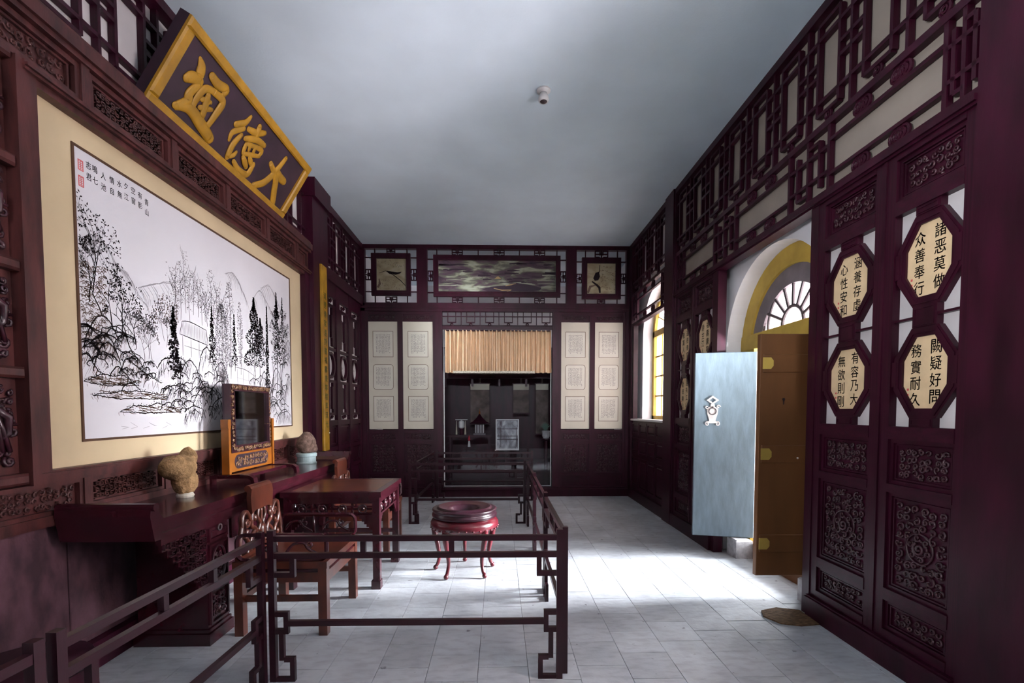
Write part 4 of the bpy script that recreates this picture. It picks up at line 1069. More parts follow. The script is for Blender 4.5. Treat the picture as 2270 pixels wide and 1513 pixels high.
for ch, strokes in STR.items():
    mb = MB()
    for k, (p, w0, w1) in enumerate(strokes):
        sp = smooth_path([(a - .16, b) for a, b in p], 6); m = len(sp)
        rs = [(w0 + (w1 - w0) * i / (m - 1)) * .70 * (.75 + .25 * math.sin(math.pi * (i / (m - 1)))) for i in range(m)]
        pts = [(a, b, .002 + .0006 * k) for a, b in sp]
        mb.tube(FP, pts, rs, 10, True, (0, 0, 1), .32)
        for e in (0, m - 1): mb.blob(FP, (pts[e][0], pts[e][1], .002 + .0006 * k), (rs[e], rs[e], rs[e] * .32), 10, 6)
    part(mb, 'character', 'gold', pq, smooth=True, recalc=False)
part(MB().box(FP, .3, .36, -.03, .02, -.10, .0).box(FP, 1.6, 1.66, -.03, .02, -.10, .0), 'bracket', 'board', pq)

# ------------------------------------------------------------------ altar table
AZ = .915
at = thing('altar_table', 'long dark red altar table with upturned scroll ends under the painting', 'table', (-2.08, 4.28, 0))
AX0, AX1, AY0, AY1 = XL + .055, -1.835, 2.60, 5.96
part(MB().box(FW, AX0, AX1, AY0, AY1, AZ - .05, AZ).box(FW, AX0, AX1 - .015, AY0 + .05, AY1 - .05, AZ - .075, AZ - .05), 'top', 'wine', at)
for s, y in ((1, AY0), (-1, AY1)):              # upturned flanges: solid end boards with a rolled top
    prof = [(y, AZ - .11), (y + s * .05, AZ - .11), (y + s * .075, AZ), (y + s * .04, AZ + .035), (y + s * .015, AZ + .085), (y - s * .02, AZ + .085), (y - s * .03, AZ + .03)]
    part(MB().prism(lambda u, v, w: (w, u, v), prof, AX0, AX1 + .004), 'flange', 'wine', at)
    part(MB().tube(FW, [(AX0, y - s * .005, AZ + .075), (AX1 + .02, y - s * .005, AZ + .075)], .022, 10), 'scroll_roll', 'wine', at)
FT = lambda u, v, w: (AX1 - .02 + w, u, v)      # front face of the table
part(MB().box(FT, AY0 + .08, AY1 - .08, AZ - .155, AZ - .075, -.03, 0).box(FT, AY0 + .05, AY1 - .05, AZ - .10, AZ - .085, 0, .012), 'apron', 'wine', at)
for s, y0 in ((1, 3.10), (-1, 5.46)):
    y1 = y0 + s * .24; a, b = sorted((y0, y1))
    leg = part(MB().box(FW, AX0 + .02, AX1 - .03, a, b, .03, AZ - .07), 'pedestal', 'wine', at)
    part(MB().box(FW, AX0, AX1 - .01, a - .02, b + .02, 0, .075).box(FW, AX0, AX1 - .02, a - .01, b + .01, .075, .10), 'plinth', 'wine', at)
    dr = part(MB().rect(FT, a + .015, b - .015, .66, AZ - .17, .016, -.01, .004).cham(FT, a + .035, b - .035, .68, AZ - .19, -.01, .006, .006), 'drawer', 'wine', leg)
    part(MB().tube(FT, [((a + b) / 2 + .02 * math.cos(k * math.pi / 6), .735 + .02 * math.sin(k * math.pi / 6), .012) for k in range(13)], .004, 5, False), 'pull_ring', 'iron', leg)
    part(MB().rect(FT, a + .015, b - .015, .36, .64, .014, -.01, .004), 'panel_frame', 'wine', leg)
    mb = MB(); ov = lambda k, r: ((a + b) / 2 + r * .075 * math.cos(k * math.pi / 10), .50 + r * .115 * math.sin(k * math.pi / 10))
    mb.tube(FT, [(*ov(k, 1), .0) for k in range(21)], .007, 5, False)
    scrolls(mb, FT, a + .075, b - .075, .42, .58, .04, -.008, 33, .006)
    part(mb, 'medallion', 'carve_dark', leg, recalc=False)
    mb = MB().rect(FT, a + .015, b - .015, .12, .34, .014, -.01, .004); scrolls(mb, FT, a + .05, b - .05, .15, .31, .05, -.008, 35, .006); part(mb, 'lower_relief', 'carve_dark', leg, recalc=False)
    # stepped carved spandrel towards each end
    mb = MB(); yo = y0
    for k in range(8):
        e = yo - s * (.40 - k * .045); q0, q1 = sorted((yo, e))
        mb.box(FT, q0, q1, AZ - .155 - (k + 1) * .045, AZ - .155 - k * .045, -.03, -.012)
    spn = part(mb, 'spandrel', 'wine', at)
    mb = MB()
    for k in range(8):
        e = yo - s * (.40 - k * .045); q0, q1 = sorted((yo - s * .01, e + s * .01))
        frets(mb, FT, q0, q1, AZ - .155 - (k + 1) * .045 + .004, AZ - .155 - k * .045 - .004, .040, -.012, .006, .013, k)
    part(mb, 'relief', 'carve_dark', spn, recalc=False)
part(MB().box(FT, 3.40, 5.20, AZ - .30, AZ - .155, -.03, -.012), 'drawer_front', 'wine', at)

# ------------------------------------------------------------------ scholar rocks, mirror
def rock(fn, n=48, m=30):
    vs = []; fs = []
    for i in range(m + 1):
        ph = math.pi * i / m
        for k in range(n):
            a = 2 * math.pi * k / n
            d = Vector((math.sin(ph) * math.cos(a), math.sin(ph) * math.sin(a), math.cos(ph)))
            vs.append(fn(d))
    fs = [(i * n + k, i * n + (k + 1) % n, (i + 1) * n + (k + 1) % n, (i + 1) * n + k) for i in range(m) for k in range(n)]
    return vs, fs
from mathutils import noise
def ell(d, c, r):
    """distance along d from origin to the far side of ellipsoid c, r (or 0)"""
    o = Vector((-c[0] / r[0], -c[1] / r[1], -c[2] / r[2])); q = Vector((d.x / r[0], d.y / r[1], d.z / r[2]))
    A = q.dot(q); B = 2 * o.dot(q); Cc = o.dot(o) - 1; D = B * B - 4 * A * Cc
    return 0 if D < 0 else max(0, (-B + math.sqrt(D)) / (2 * A))
def smooth_max(vals, k=.02):
    m = max(vals); return m + k * math.log(sum(math.exp((v - m) / k) for v in vals)) if m > 0 else 0
def rock1(d):
    r = smooth_max([ell(d, (0, -.02, .03), (.10, .125, .085)), ell(d, (0, .085, .085), (.06, .045, .075)), ell(d, (0, -.095, .05), (.07, .05, .05)), ell(d, (.01, .03, -.07), (.075, .085, .09))], .006)
    r *= 1 + .06 * noise.noise(d * 3.1) + .05 * noise.noise(d * 9) + .02 * noise.noise(d * 22)
    p = Vector((-2.15, 3.31, AZ + .175)) + d * r
    return (p.x, p.y, max(p.z, AZ + .025))
rk = thing('scholar_rock', 'ochre pitted scholar rock on a small wooden foot on the altar table', 'rock', (-2.15, 3.32, AZ))
vs, fs = rock(rock1); part(MB().add(vs, fs), 'stone', 'rock', rk, smooth=True)
part(MB().lathe(FW, [(.05, 0), (.055, .012), (.045, .03), (.04, .045)], 16, (-2.14, 3.34, AZ)), 'foot', 'scroll', rk)
def rock2(d):
    r = smooth_max([ell(d, (0, 0, 0), (.10, .115, .115)), ell(d, (.02, -.03, .04), (.07, .07, .10)), ell(d, (.03, .07, -.05), (.07, .055, .06))], .01)
    r *= 1 + .05 * noise.noise(d * 3.7 + Vector((3, 1, 2))) + .04 * noise.noise(d * 10)
    if (d - Vector((.75, .35, -.2)).normalized()).length < .35: r *= .86
    p = Vector((-2.15, 5.45, AZ + .215)) + d * r
    return (p.x, p.y, max(p.z, AZ + .118))
rk = thing('scholar_rock', 'brown dome-shaped scholar rock on a pale celadon stand on the altar table', 'rock', (-2.15, 5.45, AZ))
vs, fs = rock(rock2); part(MB().add(vs, fs), 'stone', 'rock2', rk, smooth=True)
part(MB().lathe(FW, [(.105, 0), (.108, .012), (.098, .02), (.098, .075), (.108, .082), (.110, .11), (.10, .12)], 28, (-2.15, 5.45, AZ)), 'stand', 'celadon', rk, smooth=False)

mr = thing('table_mirror', 'carved standing table mirror with orange lacquer stand on the altar table', 'mirror', (-2.17, 4.31, AZ))
FM = lambda u, v, w: (-2.19 + w, u, v)
m0, m1 = 3.925, 4.70
for y in (3.87, 4.665):             # low stand ends with rounded front
    prof = [(-2.27, AZ), (-2.27, AZ + .075), (-2.05, AZ + .085), (-1.965, AZ + .078), (-1.93, AZ + .055), (-1.92, AZ), (-1.945, AZ), (-1.955, AZ + .04), (-1.98, AZ + .055), (-2.25, AZ + .05), (-2.25, AZ)]
    part(MB().prism(lambda u, v, w: (u, w, v), prof, y - .03, y + .03), 'foot', 'wine', mr)
part(MB().box(FW, -2.27, -2.02, 3.90, 4.70, AZ + .05, AZ + .075), 'foot_board', 'wine', mr)
for y in (m0, m1 - .03):
    part(MB().box(FM, y, y + .03, AZ + .075, 1.36, -.03, .03).box(FM, y - .006, y + .036, 1.36, 1.43, -.03, .03), 'post', 'orange', mr)
pn = part(MB().box(FM, m0 + .03, m1 - .03, AZ + .085, AZ + .245, -.012, .018), 'lower_panel', 'orange', mr)
mb = MB().prism(FM, rrect(m0 + .10, m1 - .10, AZ + .105, AZ + .222, .055), .017, .019); part(mb, 'dark_oval', 'board', pn)
mb = MB(); scrolls(mb, FM, m0 + .115, m1 - .115, AZ + .12, AZ + .21, .048, .016, 3, .007); part(mb, 'openwork', 'gilt', pn, smooth=True, recalc=False)
fr = [(m0 + .055, 1.155), (m1 - .055, 1.155), (m1 - .055, 1.72), (m0 + .055, 1.72)]
inn = [(m0 + .10, 1.215), (m1 - .10, 1.215), (m1 - .10, 1.665), (m0 + .10, 1.665)]
f_ = part(MB().ring(FM, fr, inn, -.03, .022).ring(FM, [(a + (.036 if a < 4.3 else -.036), b + (.050 if b < 1.4 else -.046)) for a, b in fr], inn, .022, .034), 'frame', 'carve_dark', mr)
mb = MB(); scrolls(mb, FM, m0 + .065, m1 - .065, 1.675, 1.715, .04, .022, 5, .007); scrolls(mb, FM, m0 + .065, m1 - .065, 1.165, 1.205, .04, .022, 6, .007)
scrolls(mb, FM, m0 + .06, m0 + .092, 1.21, 1.67, .035, .022, 7, .007); scrolls(mb, FM, m1 - .092, m1 - .06, 1.21, 1.67, .035, .022, 8, .007)
part(mb, 'frame_carving', 'gilt', f_, smooth=True, recalc=False, kind='stuff')
part(MB().box(FM, inn[0][0], inn[1][0], inn[0][1], inn[2][1], -.01, .012), 'mirror_glass', 'mirror', mr)
part(MB().box(FM, m0 + .055, m1 - .055, 1.15, 1.72, -.045, -.03), 'back_board', 'board', mr)

# ------------------------------------------------------------------ square table
TX0, TX1, TY0, TY1, TZ = -1.815, -.985, 4.03, 4.87, .825
tb = thing('square_table', 'square dark red table with brown polished top between the two carved chairs', 'table', ((TX0 + TX1) / 2, (TY0 + TY1) / 2, 0))
part(MB().cham(lambda u, v, w: (u, v, w), TX0 + .06, TX1 - .06, TY0 + .06, TY1 - .06, TZ - .02, TZ, .003), 'top_board', 'chairwood', tb)
part(MB().ring(FW, [(TX0, TY0), (TX1, TY0), (TX1, TY1), (TX0, TY1)], [(TX0 + .06, TY0 + .06), (TX1 - .06, TY0 + .06), (TX1 - .06, TY1 - .06), (TX0 + .06, TY1 - .06)], TZ - .045, TZ + .001), 'top_frame', 'wine', tb)
part(MB().box(FW, TX0 + .02, TX1 - .02, TY0 + .02, TY1 - .02, TZ - .075, TZ - .045), 'waist', 'wine', tb)
for sx, x in ((1, TX0 + .02), (-1, TX1 - .02)):
    for sy, y in ((1, TY0 + .02), (-1, TY1 - .02)):
        mb = MB()
        xs = sorted((x, x + sx * .058)); ys = sorted((y, y + sy * .058)); mb.box(FW, *xs, *ys, .07, TZ - .075)
        xs = sorted((x - sx * .004, x + sx * .072)); ys = sorted((y - sy * .004, y + sy * .072)); mb.box(FW, *xs, *ys, .0, .07)
        part(mb, 'leg', 'wine', tb)
sides = [(lambda u, v, w: (u, TY0 + .028 - w, v), TX0 + .08, TX1 - .08), (lambda u, v, w: (u, TY1 - .028 + w, v), TX0 + .08, TX1 - .08),
         (lambda u, v, w: (TX0 + .028 - w, u, v), TY0 + .08, TY1 - .08), (lambda u, v, w: (TX1 - .028 + w, u, v), TY0 + .08, TY1 - .08)]
for F, a, b in sides:
    ap = part(MB().box(F, a, b, TZ - .21, TZ - .195, -.03, 0).box(F, a, b, TZ - .10, TZ - .075, -.03, .002), 'apron_frame', 'wine', tb)
    mb = MB(); n = 4
    for k in range(n):
        c = a + (b - a) * (k + .5) / n; w = (b - a) / n
        mb.tube(F, [(c + .034 * math.cos(q * math.pi / 8), TZ - .148 + .034 * math.sin(q * math.pi / 8), -.012) for q in range(17)], .008, 6, False)
        mb.blob(F, (c, TZ - .148, -.012), (.02, .02, .01)); mb.box(F, a + w * k - .008, a + w * k + .008, TZ - .195, TZ - .10, -.025, 0)
        mb.box(F, c + .04, c + w * .5 - .008, TZ - .155, TZ - .14, -.02, -.005); mb.box(F, c - w * .5 + .008, c - .04, TZ - .155, TZ - .14, -.02, -.005)
    part(mb, 'openwork', 'wine', ap, recalc=False)
    for q in (0, 1):
        mb = MB()
        for k in range(5): mb.box(F, *((a, a + .11 - k * .02) if q == 0 else (b - .11 + k * .02, b)), TZ - .21 - (k + 1) * .022, TZ - .21 - k * .022, -.02, -.004)
        part(mb, 'corner_bracket', 'wine', ap)
for y in (TY1 - .075,): part(MB().box(FW, TX0 + .05, TX1 - .05, y, y + .03, .30, .335), 'stretcher', 'wine', tb)

# ------------------------------------------------------------------ carved armchairs (face +X)
def make_chair(label, loc):
    ch = thing('armchair', label, 'chair', loc, 'carved armchairs flanking the square table')
    ox, oy, oz = loc
    F = lambda x, y, z: (ox + x, oy + y, oz + z)
    SZ, hx, hy = .50, .31, .355
    part(MB().ring(F, [(-hx, -hy), (hx, -hy), (hx, hy), (-hx, hy)], [(-hx + .06, -hy + .06), (hx - .06, -hy + .06), (hx - .06, hy - .06), (-hx + .06, hy - .06)], SZ - .045, SZ), 'seat_frame', 'chairwood', ch)
    part(MB().box(F, -hx + .06, hx - .06, -hy + .06, hy - .06, SZ - .025, SZ - .006), 'seat', 'chairwood', ch)
    for sx in (-1, 1):
        for sy in (-1, 1):
            x0, x1 = sorted((sx * (hx - .005), sx * (hx - .062))); y0, y1 = sorted((sy * (hy - .005), sy * (hy - .062)))
            part(MB().box(F, x0, x1, y0, y1, 0, SZ - .045), 'leg', 'chairwood', ch)
    part(MB().box(F, -hx + .02, hx - .02, -hy + .02, hy - .02, SZ - .075, SZ - .045), 'waist', 'wine', ch)
    part(MB().box(F, hx - .03, hx - .01, -hy + .06, hy - .06, SZ - .15, SZ - .075), 'apron', 'chairwood', ch)
    for y0 in (-hy + .012, hy - .032): part(MB().box(F, -hx + .06, hx - .06, y0, y0 + .02, SZ - .14, SZ - .075), 'apron', 'chairwood', ch)
    for s in (-1, 1): part(MB().box(F, -hx + .06, hx - .06, s * (hy - .05) - .012, s * (hy - .05) + .012, .22, .26), 'stretcher', 'chairwood', ch)
    part(MB().box(F, -hx + .02, -hx + .045, -hy + .06, hy - .06, .22, .26), 'stretcher', 'chairwood', ch)
    # backrest: pierced scrollwork in the (y, z) plane
    FBk = lambda u, v, w: F(-hx + .02 + w, u, v)
    bk = part(MB().prism(FBk, [(-.15, .78), (-.165, .90), (-.15, .955), (.15, .955), (.165, .90), (.15, .78), (.09, .80), (-.09, .80)], -.012, .018)
              .tube(FBk, [(-.15, .955, -.012), (.15, .955, -.012)], .024, 10), 'head_board', 'chairwood', ch)
    mb = MB(); tr = .017
    def T(p, r=tr): mb.tube(FBk, [(a, b, .004) for a, b in smooth_path(p, 4)], r, 7)
    for s in (-1, 1):
        T([(s * .13, .79), (s * .145, .70), (s * .09, .66), (s * .07, .58), (s * .10, .51)])
        T([(s * .04, .80), (s * .055, .74), (s * .02, .69), (s * .05, .64)], .014)
        T([(s * .145, .72), (s * .20, .80), (s * .255, .79), (s * .27, .70), (s * .235, .64), (s * .20, .68)])
        T([(s * .27, .72), (s * .30, .62), (s * .31, .51)])
        T([(s * .235, .64), (s * .19, .58), (s * .215, .51)])
        T([(s * .09, .66), (s * .15, .61), (s * .17, .54), (s * .13, .51)], .014)
        mb.tube(FBk, [(p, q, .006) for p, q in spiral(s * .20, .73, .035, 1.2, 0, s, 10)], .011, 6)
        mb.blob(FBk, (s * .11, .745, .012), (.022, .028, .016)); mb.blob(FBk, (s * .235, .57, .012), (.02, .026, .014)); mb.blob(FBk, (s * .03, .57, .012), (.016, .03, .014))
    mb.blob(FBk, (0, .63, .012), (.035, .055, .020), 12, 8)
    T([(-.09, .515), (0, .53), (.09, .515)]); T([(0, .69), (0, .80)], .013)
    part(mb, 'scrollwork', 'chairwood', bk, smooth=True, recalc=False)
    part(MB().box(FBk, -.33, .33, .50, .525, -.012, .02), 'bottom_rail', 'chairwood', ch)
    for s in (-1, 1):          # open arm frames with rounded corners
        FA_ = lambda u, v, w: F(u, s * (hy - .03) + w, v)
        fr = rrect(-hx + .02, hx - .01, SZ + .005, SZ + .175, .05)
        a1 = part(MB().tube(FA_, [(p, q, 0) for p, q in fr] + [(fr[0][0], fr[0][1], 0)], .014, 6, False), 'arm', 'wine', ch)
        mb = MB()
        mb.tube(FA_, [(-.03, SZ + .01, 0), (-.03, SZ + .17, 0)], .010, 6)
        for c in (-.16, .13):
            mb.tube(FA_, [(p, q, 0) for p, q in smooth_path([(c - .10, SZ + .05), (c - .05, SZ + .11), (c + .02, SZ + .12), (c + .05, SZ + .08), (c + .12, SZ + .04)], 5)], .010, 6)
            mb.tube(FA_, [(p, q, 0) for p, q in spiral(c + .06, SZ + .11, .03, 1.1, 2, 1, 10)], .008, 5)
        part(mb, 'arm_scroll', 'wine', a1, smooth=True, recalc=False)
    return ch
make_chair('carved red armchair nearest the camera, behind the front railing', (-1.455, 3.56, 0))
make_chair('carved red armchair on the far side of the square table, only its back showing', (-1.455, 5.36, 0))

# ------------------------------------------------------------------ round stand
SC = (-.325, 4.50); 
st = thing('round_stand', 'round red lacquer stand with dished top and five curved legs', 'stool', (*SC, 0))
FS = lambda x, y, z: (SC[0] + x, SC[1] + y, z)
part(MB().lathe(FS, [(.10, .505), (.295, .525), (.302, .54), (.298, .556), (.285, .565), (.292, .578), (.300, .590), (.297, .600), (.286, .605), (.262, .602), (.254, .604), (.248, .616), (.238, .620), (.226, .617), (.20, .610), (.165, .604), (.146, .601), (.134, .590), (.115, .550), (.06, .522), (.001, .520)], 56), 'top', 'drumtop', st, smooth=True)
def lob(i, a, r, z):
    if i <= 1: return r, z - .018 * abs(math.sin(2.5 * (a + 0.6))) ** 1.5 * (1 if i == 0 else .5) + (.012 if i == 0 else 0)
    return r, z
part(MB().lathe(FS, [(.262, .405), (.292, .418), (.312, .445), (.314, .475), (.300, .500), (.280, .512), (.272, .525)], 70, mod=lob), 'apron', 'redlac', st, smooth=True)
mb = MB()
for k in range(30):
    a = k * 2 * math.pi / 30; r = .308
    mb.blob(FS, (r * math.cos(a), r * math.sin(a), .436 + .006 * math.sin(3 * a)), (.014, .014, .009), 6, 4)
part(mb, 'apron_carving', 'redlac', st, smooth=True, recalc=False, kind='stuff')
for ang in (-122, -47.5, 25, 94, 171):
    a = R_(ang); ca, sa = math.cos(a), math.sin(a)
    path = smooth_path([(.285, .44), (.288, .36), (.262, .25), (.245, .14), (.262, .06), (.285, .03)], 5)
    rs = [(.034 - .018 * min(1, i / 16)) for i in range(len(path))]
    lg = part(MB().tube(FS, [(r * ca, r * sa, z) for r, z in path], rs, 8, True, (-sa, ca, 0)), 'leg', 'redlac', st, smooth=True)
    part(MB().blob(FS, (.283 * ca, .283 * sa, .024), (.022, .022, .024), 10, 7), 'scroll_foot', 'redlac', lg, smooth=True)

# ------------------------------------------------------------------ dark drum stool at the lower left corner
ds = thing('drum_stool', 'dark round drum stool behind the railing in the lower left corner', 'stool', (-1.96, 2.0, 0))
FSt = lambda x, y, z: (-1.96 + x, 2.0 + y, z)
part(MB().lathe(FSt, [(.19, 0), (.21, .02), (.25, .20), (.25, .24), (.215, .40), (.21, .43)], 40), 'body', 'dark', ds, smooth=True)
part(MB().lathe(FSt, [(.225, .42), (.235, .435), (.225, .455), (.02, .462)], 40), 'top', 'drumtop', ds, smooth=True)

# ------------------------------------------------------------------ barrier railings
def railing(label, p0, p1, struts=(.36, .62)):
    a = Vector((p0[0], p0[1], 0)); b = Vector((p1[0], p1[1], 0)); L = (b - a).length
    d = (b - a).normalized()
    th = thing('railing', label, 'railing', tuple(a), 'barrier railings')
    WORLD[th.name] = Vector((0, 0, 0))
    th.rotation_euler = (0, 0, math.atan2(d.y, d.x))
    I = lambda u, v, w: (u, w, v)
    t = .016
    B = lambda nm, u0, u1, z0, z1, q=t: ubox(nm, 'rail', th, I, u0, u1, z0, z1, -q * .8, q * .8)
    for e in (0, 1):
        X = lambda x: x if e == 0 else L - x
        def bb(nm, x0, x1, z0, z1, q=t):
            a_, b_ = sorted((X(x0), X(x1))); B(nm, a_, b_, z0, z1, q)
        bb('post', 0, .034, 0, .845, .02)
        bb('fret_bar', .034, .105, .365, .392); bb('fret_bar', .034, .105, .268, .295); bb('fret_bar', .079, .105, .295, .365)
        bb('fret_bar', .034, .145, .585, .612); bb('fret_bar', .118, .145, .612, .69)
        bb('foot_bar', .052, .078, .120, .268); bb('foot_bar', .078, .135, .110, .136); bb('foot_bar', .110, .136, .020, .110); bb('foot_bar', .034, .136, 0, .022)
    B('rail', .034, L - .034, .784, .814, .017); B('rail', .034, L - .034, .690, .720, .017); B('rail', .105, L - .105, .312, .342)
    for s in struts: B('strut', L * s - .014, L * s + .014, .722, .782)
    return th
railing('dark railing section across the front, facing the camera', (-1.27, 2.67), (.352, 2.66), (.32, .62))
railing('nearest railing section on the right side of the enclosure', (.372, 2.70), (.372, 3.88))
railing('middle railing section on the right side of the enclosure', (.372, 3.90), (.372, 5.10))
railing('farthest railing section on the right side, next to the back railing', (.372, 5.12), (.372, 6.36))
railing('railing section across the back of the enclosure behind the round stand', (-1.20, 6.41), (.352, 6.41), (.32, .62))
railing('railing section running from the enclosure towards the left back scrolls', (-1.12, 6.46), (-1.09, 8.02), (.3, .64))
railing('railing section standing right in front of the glass bed opening', (-1.05, 8.06), (.56, 8.06), (.26, .58))
railing('railing section on the left running towards the camera from the front corner', (-1.295, 2.65), (-1.325, 1.44))
railing('railing section cut off by the lower left corner of the picture', (-1.33, 1.41), (-1.36, .22))

# ------------------------------------------------------------------ ceiling sensor
se = thing('ceiling_sensor', 'small white conical sensor fixed to the ceiling', 'sensor', (.396, 4.42, ZC))
FQ = lambda x, y, z: (.396 + x, 4.42 + y, ZC - z)
part(MB().lathe(FQ, [(.062, 0), (.062, .012), (.050, .020), (.036, .028)], 24), 'base', 'white', se, smooth=False)
part(MB().lathe(FQ, [(.030, .028), (.044, .062), (.048, .085), (.040, .10)], 24), 'housing', 'white', se, smooth=True)
part(MB().lathe(FQ, [(.034, .098), (.026, .106), (.004, .110)], 20), 'lens', 'black', se, smooth=True)

# ------------------------------------------------------------------ the large ink landscape
pt = thing('landscape_painting', 'large ink landscape painting with trees, rocks and huts on ivory mount', 'painting', FL(4.24, 1.19, 0))
part(MB().box(FL, 2.573, 5.967, 1.188, 3.138, -.034, -.012), 'mount', 'ivory', pt)
part(MB().box(FL, 2.85, 5.645, 1.335, 2.992, -.012, -.009), 'paper', 'paper', pt)
part(MB().ring(FL, [(2.838, 1.323), (5.657, 1.323), (5.657, 3.004), (2.838, 3.004)], [(2.852, 1.337), (5.643, 1.337), (5.643, 2.990), (2.852, 2.990)], -.012, -.004), 'border_strip', 'ink_b', pt)
rg = random.Random(42)
P0u, P0v = 2.85, 1.335
FPt = lambda u, v, w: FL(P0u + u, P0v + v, -.0088 + w)
PWd, PHt = 2.79, 1.65
inkd, inkg, inkl, inkb = MB(), MB(), MB(), MB()
def jit(p, a): return (p[0] + rg.uniform(-a, a), p[1] + rg.uniform(-a, a))
def inside(p): return 0.004 < p[0] < PWd - .004 and .004 < p[1] < PHt - .004
def line(mb, pts, w0, w1=None, j=.0, n=4, z=.0006):
    q = smooth_path(pts, n) if len(pts) > 2 else [(pts[0][0] + (pts[1][0] - pts[0][0]) * k / 4, pts[0][1] + (pts[1][1] - pts[0][1]) * k / 4) for k in range(5)]
    q = [jit(p, j) for p in q] if j else q
    q = [p for p in q if inside(p)]
    if len(q) > 1: mb.ribbon(FPt, q, w0, w1, z)
def dab(mb, x, y, s, a=None, asp=.45, z=.0008):
    a = rg.uniform(0, 3.14) if a is None else a; dx, dy = math.cos(a) * s, math.sin(a) * s
    if inside((x - s, y - s)) and inside((x + s, y + s)):
        mb.add([FPt(x - dx, y - dy, z), FPt(x - dy * asp, y + dx * asp, z), FPt(x + dx, y + dy, z), FPt(x + dy * asp, y - dx * asp, z)], [(0, 1, 2, 3)])
def branchy(mb, x, y, h, lean, depth, w, leaf=None, spread=.55, lf=None, n0=0):
    """recursive bare tree with dabs of foliage"""
    a = math.pi / 2 + lean
    pts = [(x, y)]
    for k in range(3):
        a += rg.uniform(-.22, .22); q = pts[-1]; pts.append((q[0] + math.cos(a) * h / 3, q[1] + math.sin(a) * h / 3))
    line(mb, pts, w, w * .6, .0, 3)
    e = pts[-1]
    if depth <= 0 or (leaf and depth <= 1):
        if leaf:
            for k in range(leaf): dab(lf or mb, e[0] + rg.gauss(0, h * .38), e[1] + rg.gauss(0, h * .38), rg.uniform(.006, .012))
    if depth > 0:
        for k in range(rg.choice((2, 2, 3))):
            b = pts[rg.choice((2, 3, 3))]
            branchy(mb, b[0], b[1], h * rg.uniform(.6, .8), lean + rg.uniform(-spread, spread) * 1.4, depth - 1, w * .62, leaf, spread, lf)
def rocks(pts, mb, hatch=14, w=.008, fill=True, dirn=(-.25, -1), L=.08, sub=None):
    """rock: strong outline and texture strokes hanging from it"""
    line(mb, pts, w, w * .7, .004, 6)
    q = smooth_path(pts, 6); L *= .55
    for k in range(int(hatch * .8)):
        p = q[rg.randrange(len(q))]; ln = L * rg.uniform(.4, 1.2); dx = dirn[0] + rg.uniform(-.35, .35)
        ox, oy = rg.uniform(-.01, .03), -rg.uniform(.0, L * .9)
        s = [(p[0] + ox, p[1] + oy), (p[0] + ox + dx * ln * .5, p[1] + oy - ln * .5), (p[0] + ox + dx * ln * 1.1, p[1] + oy - ln)]
        line(sub or mb, s, w * rg.uniform(.25, .6), w * .2, .002, 3)
def moss(mb, pts, n, s=.006):
    q = smooth_path(pts, 8)
    for k in range(n):
        p = q[rg.randrange(len(q))]; dab(mb, p[0] + rg.gauss(0, .008), p[1] + rg.uniform(0, .015), rg.uniform(.5, 1.2) * s, 1.57 + rg.uniform(-.5, .5))
# distant mountains
for mpts in ([(.10, 1.10), (.16, 1.19), (.21, 1.16), (.29, 1.07), (.36, 1.05), (.42, .97), (.50, .90)], [(.46, .98), (.56, 1.02), (.66, 1.06), (.76, 1.09), (.84, 1.08), (.92, 1.03)],
             [(1.50, 1.36), (1.62, 1.40), (1.72, 1.34), (1.82, 1.22)], [(1.95, 1.22), (2.10, 1.36), (2.22, 1.30), (2.32, 1.22)], [(2.12, 1.38), (2.30, 1.46), (2.42, 1.40), (2.5, 1.32)]):
    for k in range(2): line(inkl, [jit(p, .008) for p in mpts], .006, .004, .003, 6)
    q = smooth_path(mpts, 6)
    for k in range(26):
        p = q[rg.randrange(len(q))]; ln = rg.uniform(.04, .14); line(inkl, [p, (p[0] + .03 + ln * .25, p[1] - ln * .5), (p[0] + ln * .6, p[1] - ln)], .004, .002, .002, 3)
# tall trees on the left bank
for (x, y, h, d, ln) in ((.10, .86, .17, 4, .02), (.07, .80, .15, 4, -.15), (.16, .74, .16, 4, .25), (.24, .66, .16, 4, .05), (.30, .62, .15, 4, -.12), (.36, .60, .13, 4, .2), (.42, .60, .10, 3, -.1)):
    branchy(inkd, x, y, h, ln, d, .011, 3, .55, inkd)
for k in range(420):      # netted foliage at the left edge
    x, y = rg.uniform(.01, .20), rg.uniform(.55, 1.02)
    r = .013; line(inkb, [(x + r * math.cos(a), y + r * math.sin(a)) for a in (0, 1.0, 2.1, 3.1)], .0035, .003, 0, 3)
